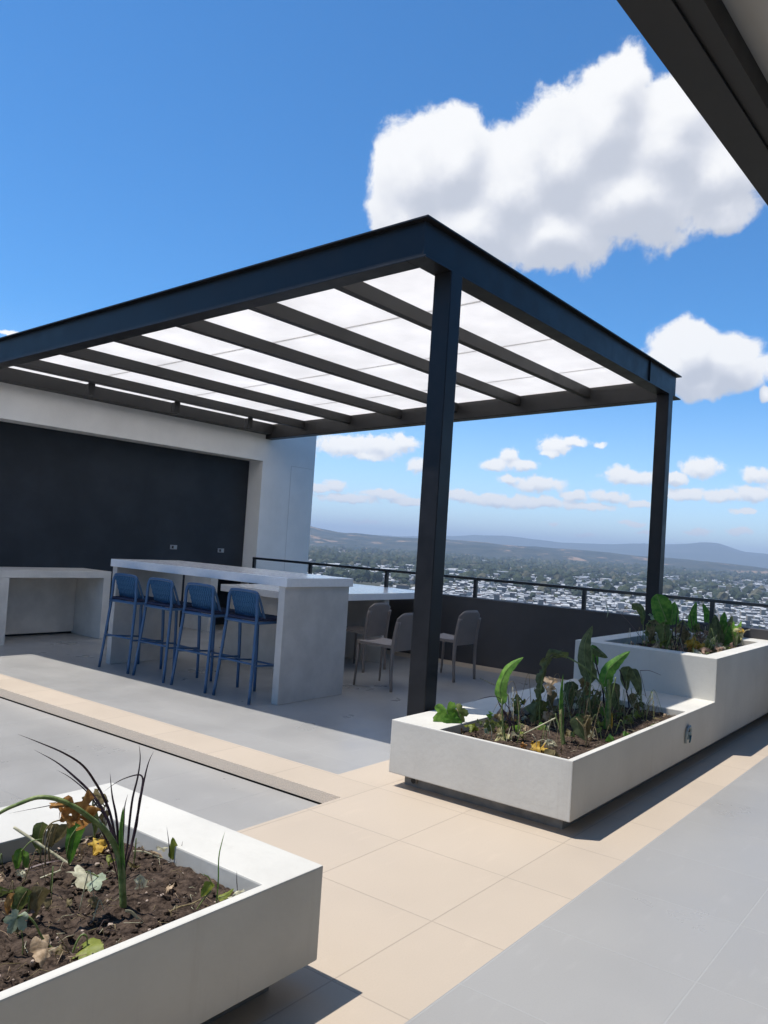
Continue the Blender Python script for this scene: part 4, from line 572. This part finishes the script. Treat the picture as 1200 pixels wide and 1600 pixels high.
('flowering_plant','plant','plant with drooping pale yellow petals at the right end of the upper box',(8.576,2.081,0.69),[([(8.577,2.081,0.677),(8.527,2.073,0.77),(8.486,2.032,0.864)],0.005,0.003,'stem'),([(8.493,2.002,0.706),(8.492,2.006,0.792),(8.497,1.987,0.857),(8.507,1.943,0.874)],0.003,0.003,'pale')],[('rag',[(8.486,2.032,0.864),(8.475,2.075,0.841),(8.47,2.096,0.795)],0.03,0.3,'paleyellow'),('rag',[(8.486,2.032,0.864),(8.491,2.008,0.83),(8.489,2.016,0.766)],0.03,0.3,'paleyellow'),('rag',[(8.48,2.053,0.85),(8.488,2.021,0.866),(8.498,1.981,0.845)],0.03,0.6,'yellow'),('rag',[(8.486,2.032,0.864),(8.485,2.033,0.895)],0.02,0.3,'tan'),('rag',[(8.484,2.037,0.858),(8.481,2.051,0.787)],0.025,0.5,'paleyellow')],None),
('fallen_leaf','leaf','bright yellow bow shaped withered leaf at the front of the upper box',(7.604,2.197,0.69),[],[('rag',[(7.608,2.183,0.738),(7.595,2.226,0.756),(7.585,2.261,0.729)],0.075,0.2,'yellow'),('rag',[(7.608,2.183,0.738),(7.617,2.153,0.753),(7.626,2.12,0.722)],0.05,0.3,'yellow'),('rag',[(7.593,2.234,0.72),(7.602,2.202,0.689),(7.614,2.16,0.683)],0.08,0.2,'orange')],None),
('wilted_plant','plant','pale limp leaves hanging left of the broad green taro in the upper box',(7.589,2.557,0.69),[([(7.568,2.621,0.683),(7.564,2.634,0.83),(7.571,2.611,0.91),(7.589,2.559,0.939)],0.004,0.003,'stem'),([(7.6,2.524,0.67),(7.595,2.54,0.781),(7.604,2.515,0.92)],0.005,0.004,'pale')],[('rag',[(7.603,2.517,0.955),(7.585,2.57,0.95),(7.57,2.614,0.981)],0.04,0.5,'sage'),('rag',[(7.6,2.525,0.901),(7.587,2.564,0.838),(7.581,2.581,0.735)],0.09,0.3,'dryolive'),('rag',[(7.61,2.495,0.945),(7.622,2.461,0.907)],0.05,0.4,'pale')],None),
('wilted_plant','plant','pink brown dead leaves and pale seed heads beside the yellow leaf,upper box',(8.093,2.221,0.69),[([(8.004,2.167,0.667),(8.003,2.171,0.774)],0.004,0.004,'pale'),([(8.015,2.125,0.696),(8.013,2.134,0.778),(8.017,2.12,0.828)],0.004,0.004,'pale')],[('rag',[(8.08,2.266,0.831),(8.078,2.275,0.781),(8.075,2.284,0.732)],0.06,0.3,'pinkbrown'),('rag',[(8.002,2.172,0.786),(8.003,2.17,0.739),(8.004,2.168,0.691)],0.06,0.3,'sage'),('rag',[(8.083,2.256,0.851),(8.095,2.211,0.825)],0.04,0.4,'pinkbrown'),('rag',[(8.064,2.325,0.905),(8.068,2.311,0.845),(8.069,2.308,0.784)],0.06,0.3,'olive'),('heart',[(8.096,2.208,0.764),(8.103,2.184,0.828),(8.101,2.192,0.888)],0.06,0.4,'dark')],None),
('wilted_leaf','leaf','brown dead foliage behind the purple spike,upper box',(8.173,2.468,0.69),[([(8.173,2.468,0.69),(8.167,2.488,0.882)],0.005,0.004,'dry')],[('rag',[(8.167,2.488,0.882),(8.164,2.496,0.803),(8.172,2.47,0.727)],0.07,0.2,'dryolive')],None),
('wilted_leaf','leaf','dark leaf behind the arching stalk,upper box',(7.465,2.353,0.69),[([(7.465,2.353,0.69),(7.456,2.382,0.865)],0.005,0.004,'dry')],[('rag',[(7.456,2.382,0.865),(7.455,2.383,0.793),(7.464,2.354,0.724)],0.05,0.35,'dark')],None),
('wilted_leaf','leaf','withered brown leaf left of the light green spear,upper box',(8.096,2.408,0.69),[([(8.096,2.408,0.69),(8.097,2.403,0.832)],0.005,0.004,'dry')],[('rag',[(8.097,2.403,0.832),(8.092,2.423,0.778),(8.096,2.409,0.727)],0.06,0.5,'dryolive')],None),
('wilted_leaf','leaf','round olive leaf near the left post side,upper box',(7.771,2.657,0.69),[([(7.771,2.657,0.69),(7.779,2.633,0.881)],0.005,0.004,'dry')],[('rag',[(7.779,2.633,0.881),(7.769,2.662,0.802),(7.771,2.658,0.726)],0.06,0.6499999999999999,'olive')],None),
('dry_stalk','stalk','thin dark twig leaning over the left rim of the upper box',(8.123,3.048,0.69),[([(8.157,2.956,0.602),(8.141,2.999,0.663),(8.124,3.044,0.736)],0.003,0.002,'drypurple')],[],None),
('dry_stalk','stalk','hanging grey seed pod on a thin stalk at the left of the upper box',(7.583,3.032,0.69),[([(7.712,2.711,0.723),(7.668,2.821,0.864),(7.622,2.936,0.976),(7.594,3.005,1.025),(7.581,3.038,1.034)],0.0022,0.0015,'drypurple')],[('strap',[(7.581,3.038,1.034),(7.589,3.018,0.968),(7.586,3.026,0.9)],0.014,0.4,'sage')],None)]

for pi_,(nm,cat_,lab,base,stems,leaves,grp) in enumerate(PLANTS):
    simple=len(stems)+len(leaves)==1
    if simple:
        mb=MB()
        for j,(pts,r0,r1,m) in enumerate(stems): mb.tube(smooth_path(pts,5),r0,r1,m,8)
        for j,(kind,pts,w,roll,m) in enumerate(leaves): blade(mb,kind,pts,w,roll,m,pi_*31+j)
        o=mb.build(nm,off=base,label=lab,category=cat_,keep=True); o.location=base; continue
    root=empty(nm,base,lab,cat_)
    for j,(pts,r0,r1,m) in enumerate(stems):
        mb=MB(); mb.tube(smooth_path(pts,5),r0,r1,m,8); mb.build('stalk' if cat_=='stalk' else 'stem',root,off=base,keep=True)
    for j,(kind,pts,w,roll,m) in enumerate(leaves):
        mb=MB(); blade(mb,kind,pts,w,roll,m,pi_*31+j); mb.build('leaf' if kind!='roll' else 'rolled_leaf',root,off=base,keep=True)
# dry litter: bits too many to count
mb=MB()
for (xa,xb,ya,yb,z,n) in ((.1,1.84,1.84,2.62,.352,380),(4.15,6.12,1.84,2.6,.362,190),(7.0,8.72,1.95,2.77,.69,120)):
    for _ in range(n):
        c=Vector((random.uniform(xa,xb),random.uniform(ya,yb),z+random.uniform(0,.01))); a=random.random()*6.28; l=random.uniform(.015,.06)
        e=c+Vector((cos(a)*l,sin(a)*l,random.uniform(-.004,.018))); mid=(c+e)/2+Vector((random.uniform(-.01,.01),random.uniform(-.01,.01),random.uniform(0,.014)))
        mb.tube([c,mid,e],.0012,.0006,random.choice(('dry','tan','dry','pale','drypurple')),4)
mb.build('leaf_litter',kind='stuff',label='dry brown stalk bits and litter strewn over the planter soil',category='litter',keep=True)
mb=MB()
for (xa,xb,ya,yb,z,n,w) in ((.1,1.8,1.9,2.60,.358,40,.02),(4.3,6.1,2.0,2.6,.37,60,.03),(7.05,8.7,2.0,2.75,.69,50,.04)):
    for q in range(n):
        c=Vector((random.uniform(xa,xb),random.uniform(ya,yb),z+random.uniform(0,.03))); a=random.random()*6.28; l=w*random.uniform(.8,2)
        blade(mb,'rag',[c,c+Vector((cos(a)*l*.5,sin(a)*l*.5,random.uniform(-.01,.03))),c+Vector((cos(a)*l,sin(a)*l,random.uniform(-.01,.01)))],w*random.uniform(.6,1.4),random.random()*1.5,random.choice(('tan','dryolive','pale','pinkbrown','limeyellow','olive')),q)
mb.build('dead_leaf_litter',kind='stuff',label='small curled dead leaves carpeting the soil under the plants',category='litter',keep=True)
mb=MB()
for (xa,xb,ya,yb,z,n,hh) in ((.2,1.75,1.9,2.58,.345,26,.10),(4.3,6.05,1.9,2.58,.355,62,.20),(7.05,8.68,2.0,2.74,.675,44,.16)):
    for q in range(n):
        c=Vector((random.uniform(xa,xb),random.uniform(ya,yb),z)); a=random.random()*6.28; h=hh*random.uniform(.4,1.25); l=h*random.uniform(.3,1.1)
        e=c+Vector((cos(a)*l,sin(a)*l,h*random.uniform(-.0,.7))); e.x=min(max(e.x,xa-.05),xb+.05); e.y=min(max(e.y,ya-.05),yb+.05)
        top=c.lerp(e,.55)+Vector((0,0,h)); col_=random.choice(('dry','stem','pale','dry','stem'))
        mb.tube(smooth_path([c,c.lerp(top,.6)+Vector((0,0,h*.15)),top,e],4),.0022,.0012,col_,5)
        if q%2==0:
            l2=random.uniform(.02,.05)*(1.6 if hh>.12 else 1); blade(mb,random.choice(('rag','heart','rag')),[e,e+Vector((cos(a)*l2*.4,sin(a)*l2*.4,-l2*.5)),e+Vector((cos(a)*l2*.5,sin(a)*l2*.5,-l2*1.3))],l2*.9,random.random()*1.2,random.choice(('dryolive','olive','lime','limeyellow','tan','green','olive')),q)
mb.build('tangled_stems',kind='stuff',label='tangle of thin dying stems and small limp leaves between the larger plants',category='stems',keep=True)
# thin pale cord on the deck behind the stepped planter
b=MB(); b.tube(smooth_path([(8.17,4.72,.01),(7.9,4.35,.006),(7.6,4.05,.005),(7.1,3.7,.005)],5),.0045,.0045,'pale',6); b.build('thin_cord',label='thin pale cord lying on the deck from the free standing chair leg',category='cord')
# ------------------------------------------------------------------ land
GZ=-75.
def interp(tab,a):
    xs=[t[0] for t in tab]; ys=[t[1] for t in tab]; return np.interp(a,xs,ys)
MID=[(-30,.25),(-5,-.1),(5,-.25),(12,-.12),(13.9,-.01),(15.8,.06),(17.8,.14),(19.8,.12),(21.9,.24),(24,.28),(26.2,.31),(28.4,.30),(30.1,.36),(32.8,.41),(35.5,.37),(37.3,.35),(39.2,.45),(40.5,.41),(41.9,.59),(42.6,.72),(44.6,.9),(50,1.1),(60,.8),(80,.5)]
FAR=[(-30,.6),(0,.5),(12,.77),(13.4,.85),(14.3,1.08),(15.1,1.32),(15.9,1.32),(17,1.12),(18.2,1.04),(19.9,.98),(21.5,.83),(24,.72),(24.9,.70),(26.6,.81),(28.8,.90),(31.1,.84),(32.8,.68),(36.4,.40),(38.2,.38),(40.1,.35),(42.5,.28),(60,.5),(80,.6)]
def fb(x,y,s,o=4):
    return noise.fractal(Vector((x/s,y/s,3.7)),1.0,2.1,o)
def polar(name,r0,r1,nr,a0,a1,na,hf,m,**t):
    mb=MB(); P=[]
    for i in range(nr+1):
        r=r0*(r1/r0)**(i/nr) if r0>0 else r1*i/nr; row=[]
        for j in range(na+1):
            a=a0+(a1-a0)*j/na; x=r*cos(radians(a)); y=r*sin(radians(a)); row.append((x,y,hf(r,a,x,y)))
        P.append(row)
    mb.grid(P,m); return mb.build(name,keep=True,**t)
def landmat(name,c1,c2,c3,s1,s2,t3):
    m=bpy.data.materials.new(name); m.use_nodes=True; t=m.node_tree; b=t.nodes['Principled BSDF']; MAT[name]=m; b.inputs['Roughness'].default_value=.95; b.inputs['Specular IOR Level'].default_value=.05
    co=N(t,'ShaderNodeTexCoord').outputs['Object']
    def nn(s,d=6):
        n=N(t,'ShaderNodeTexNoise'); n.inputs['Scale'].default_value=s; n.inputs['Detail'].default_value=d; n.inputs['Roughness'].default_value=.65; t.links.new(co,n.inputs['Vector']); return n.outputs['Fac']
    def mx(f,a,bb):
        n=N(t,'ShaderNodeMix',data_type='RGBA'); t.links.new(f,n.inputs[0])
        for i,v in ((6,a),(7,bb)):
            if isinstance(v,tuple): n.inputs[i].default_value=(*v,1)
            else: t.links.new(v,n.inputs[i])
        return n.outputs[2]
    c=mx(sstep(t,nn(s1),.40,.62),c1,c2); c=mx(sstep(t,nn(s2,8),t3,t3+.07),c,c3); t.links.new(c,b.inputs['Base Color'])
landmat('valley_floor',(.05,.055,.035),(.10,.095,.075),(.24,.21,.18),.02,.012,.56)
landmat('hill_cover',(.022,.034,.03),(.06,.062,.05),(.30,.20,.13),.006,.0034,.56)
landmat('far_range',(.03,.045,.03),(.05,.06,.04),(.08,.08,.06),.002,.001,.6)
def h_ground(r,a,x,y): return GZ
mb=MB(); ringpts=[]
P=[]
for i in range(30):
    r=10*(60000/10)**(i/29); P.append([(r*cos(2*pi*j/96),r*sin(2*pi*j/96),GZ-(0 if r<4000 else 0)) for j in range(97)])
mb.grid(P,'valley_floor'); mb.build('valley_ground',**ST,keep=True)
def h_mid(r,a,x,y):
    e=float(interp(MID,a)); pk=7200; top=1.5+pk*tan(radians(e))
    base=GZ-3
    f=min(1,max(0,(r-4300)/(pk-4300))); f=f*f*(3-2*f)
    if r>pk: f=max(0,1-(r-pk)/3000)
    n=fb(x,y,620,6)*40+abs(fb(x,y,1300,4))*26
    return base+(top-base)*f+ (n-18)*(f*(1-f)*3.4) + fb(x,y,160,4)*5*f
def h_far(r,a,x,y):
    e=float(interp(FAR,a)); pk=17000; top=1.5+pk*tan(radians(e)); base=GZ-5
    f=min(1,max(0,(r-12500)/(pk-12500))); f=f*f*(3-2*f)
    if r>pk: f=max(0,1-(r-pk)/5000)
    n=fb(x,y,1800,5)*110
    return base+(top-base)*f+n*f*(1-f)*3+fb(x,y,500,4)*14*f
polar('hills',4300,10500,70,-25,75,340,h_mid,'hill_cover',**ST)
polar('mountains',12500,22500,50,-25,75,300,h_far,'far_range',**ST)
# ------------------------------------------------------------------ town
for n_,c_ in dict(roof_white=(.44,.44,.43),roof_zinc=(.27,.28,.29),roof_grey=(.155,.155,.155),roof_rust=(.14,.10,.085),roof_clay=(.24,.15,.11),wall_pale=(.34,.32,.29),wall_grey=(.12,.12,.115),wall_cream=(.28,.24,.19),dark_roof=(.06,.063,.07)).items():
    mat(n_,c_,.7,.3)
HM=['roof_white','roof_zinc','roof_grey','roof_rust','roof_clay','dark_roof','wall_pale','wall_grey','wall_cream']
def town_mask(x,y):
    r=hypot(x,y); a=degrees(atan2(y,x)); n=noise.fractal(Vector((x/420,y/420,.3)),1.0,2.0,3)
    lim=2250+300*noise.noise(Vector((a/5,1.7,0)))+max(0,27-a)*190
    if r>lim:
        return n>.18-.0*(r>3000)
    return n>-.42
houses=[]
def gen():
    ca,sa=cos(radians(27)),sin(radians(27))
    u=820.
    while u<4300:
        far=u>2300; step=(8.2 if not far else 15)*random.uniform(.9,1.15)
        row=int(u/22)
        v=-u*tan(radians(27)); vmax=u*tan(radians(27))
        ang=radians(27)+.35*noise.noise(Vector((u/500,0,5)))
        while v<vmax:
            wd=random.uniform(5,9) if not far else random.uniform(10,22)
            if random.random()<.05: wd*=2.2
            vv=v+wd/2; v+=wd+ (random.uniform(.3,2.5) if random.random()<.8 else random.uniform(4,12))
            x=u*ca-vv*sa; y=u*sa+vv*ca
            # streets of the district
            wob=14*noise.noise(Vector((x/180,y/180,9))); uu=u+.25*vv*noise.noise(Vector((x/900,y/900,2)))+wob
            if (uu%27)<5: continue
            if ((vv+3*wob)%95)<7: continue
            if random.random()<(.05 if not far else .30): continue
            if not town_mask(x,y): continue
            houses.append((x,y,wd,(step*.86),random.choice((2.8,3.0,3.2,5.6,5.8,6.2)) if random.random()<.97 else random.uniform(9,14),27+12*noise.noise(Vector((x/500,y/500,5)))+random.uniform(-3,3),random.random(),random.random()))
        u+=step
gen()
for _ in range(170):   # larger sheds and blocks farther out
    r=random.uniform(1900,4200); a=random.uniform(2,52); x=r*cos(radians(a)); y=r*sin(radians(a))
    houses.append((x,y,random.uniform(25,70),random.uniform(15,30),random.uniform(6,14),random.uniform(0,90),random.uniform(0,.45),random.random()))
def hverts(h):
    x,y,w,dp,ht,ang,c1,c2=h; ca,sa=cos(radians(ang)),sin(radians(ang)); out=[]
    sl=.5+1.2*c2 if c1<.75 else 0
    for z,k in ((0,0),(1,1)):
        for (a,b) in ((-dp/2,-w/2),(dp/2,-w/2),(dp/2,w/2),(-dp/2,w/2)):
            out.append((x+a*ca-b*sa,y+a*sa+b*ca,GZ+(0 if z==0 else ht+(sl if a>0 else 0))))
    return out
HF=((4,5,6,7),(0,1,5,4),(1,2,6,5),(2,3,7,6),(3,0,4,7))
def hmats(h):
    c1,c2=h[6],h[7]
    roof=0 if c1<.30 else 1 if c1<.58 else 2 if c1<.76 else 3 if c1<.85 else 4 if c1<.91 else 5
    wall=6 if c2<.45 else 7 if c2<.8 else 8
    return roof,wall
def in_view(h):
    x,y=h[0],h[1]; a=degrees(atan2(y,x)); r=hypot(x,y)
    if not (12.3<a<42): return False
    # hidden behind the parapet top (0.845 m) seen from 1.5 m
    dist=9.1/cos(radians(a)); dep=(1.5-.85)/dist
    dd=(1.5-GZ-h[4])/r
    return dd<dep
vis=sorted([h for h in houses if in_view(h)],key=lambda h:hypot(h[0],h[1]))
near=vis[:300]; ids={id(h) for h in near}; rest=[h for h in houses if id(h) not in ids]
RN=['white roofed','pale zinc roofed','grey roofed','rust roofed','clay roofed','dark roofed']; WN=['pale walls','grey walls','cream walls']
me=None
for h in near:
    V=hverts(h); rf,wa=hmats(h); c=Vector((h[0],h[1],GZ))
    me=bpy.data.meshes.new('house'); me.from_pydata([tuple(Vector(v)-c) for v in V],[],HF); me.materials.append(MAT[HM[rf]]); me.materials.append(MAT[HM[wa]])
    for i,p in enumerate(me.polygons): p.material_index=0 if i==0 else 1
    tall='two storey' if h[4]>4 else 'low'
    o=link('house',me,label='%s %s house with %s in the valley beyond the railing'%(tall,RN[rf],WN[wa-6]),category='house',group='%s %s houses with %s in the town below'%(tall,RN[rf],WN[wa-6])); o.location=c
VV=[];FF=[];MM=[]
for h in rest:
    b0=len(VV); VV+=hverts(h); rf,wa=hmats(h)
    for i,f in enumerate(HF): FF.append(tuple(b0+q for q in f)); MM.append(rf if i==0 else wa)
me=bpy.data.meshes.new('distant_houses'); me.from_pydata(VV,[],FF)
for n_ in HM: me.materials.append(MAT[n_])
me.polygons.foreach_set('material_index',MM); link('distant_houses',me,label='dense carpet of pale roofed houses filling the valley beyond the railing',category='houses',kind='stuff')
print('houses',len(houses),'visible',len(vis))
# trees of the valley as one mass
mat('tree_dark',(.038,.050,.030),.9,.1); mat('tree_mid',(.060,.072,.040),.9,.1); mat('tree_dry',(.10,.095,.060),.9,.1)
def ico(sub):
    bm=bmesh.new(); bmesh.ops.create_icosphere(bm,subdivisions=sub,radius=1); v=np.array([q.co[:] for q in bm.verts]); f=np.array([[q.index for q in p.verts] for p in bm.faces]); bm.free(); return v,f
I2=ico(2); I1=ico(1)
TV=[];TF=[];TM=[];nb=0
def blob(x,y,z,r,h,base,m):
    global nb
    v,f=base; d=1+rng.uniform(-.28,.28,len(v))[:,None]; q=v*d*np.array([r,r,h])+np.array([x,y,z+h*.75]); TV.append(q); TF.append(f+nb); nb+=len(v); TM.append(np.full(len(f),m))
cnt=0
while cnt<2800:      # trees scattered through the town
    r=850+(rng.random()**.8)*2200; a=rng.uniform(3,52); x=r*cos(radians(a)); y=r*sin(radians(a)); cnt+=1
    n=noise.fractal(Vector((x/230,y/230,7.1)),1.0,2.0,3)
    if n<-.05 and rng.random()<.8: continue
    s=rng.uniform(2,4.5); blob(x,y,GZ+rng.uniform(0,2),s,s*rng.uniform(.8,1.3),I2 if r<1500 else I1,int(rng.integers(0,3)))
cnt=0
while cnt<15000:     # woods
    r=1500+(rng.random())*4600; a=rng.uniform(3,52); x=r*cos(radians(a)); y=r*sin(radians(a)); cnt+=1
    if town_mask(x,y) and rng.random()<.85: continue
    s=rng.uniform(5,11)*(1+r/9000); blob(x,y,GZ+(max(0,r-4300)*.006),s,s*rng.uniform(.7,1.2),I1 if r>2200 else I2,int(rng.integers(0,3)) if rng.random()<.4 else 0)
V=np.vstack(TV); F=np.vstack(TF); me=bpy.data.meshes.new('distant_trees'); me.from_pydata(V.tolist(),[],F.tolist())
for n_ in ('tree_dark','tree_mid','tree_dry'): me.materials.append(MAT[n_])
me.polygons.foreach_set('material_index',np.concatenate(TM).astype(np.int32).tolist()); link('distant_trees',me,label='dark green woods and street trees between the houses of the valley',category='trees',kind='stuff')
# ------------------------------------------------------------------ haze
mb=MB(); mb.box(-30000,30000,-30000,30000,GZ-1,560,'dark_gap'); hz=mb.build('haze',kind='stuff',label='pale blue haze filling the valley air',category='haze')
hm=bpy.data.materials.new('haze_air'); hm.use_nodes=True; t=hm.node_tree; t.nodes.clear(); pv=N(t,'ShaderNodeVolumePrincipled'); pv.inputs['Color'].default_value=(.68,.82,1,1); pv.inputs['Density'].default_value=.000092; pv.inputs['Anisotropy'].default_value=.1
oo=N(t,'ShaderNodeOutputMaterial'); t.links.new(pv.outputs[0],oo.inputs['Volume']); hz.data.materials.clear(); hz.data.materials.append(hm)
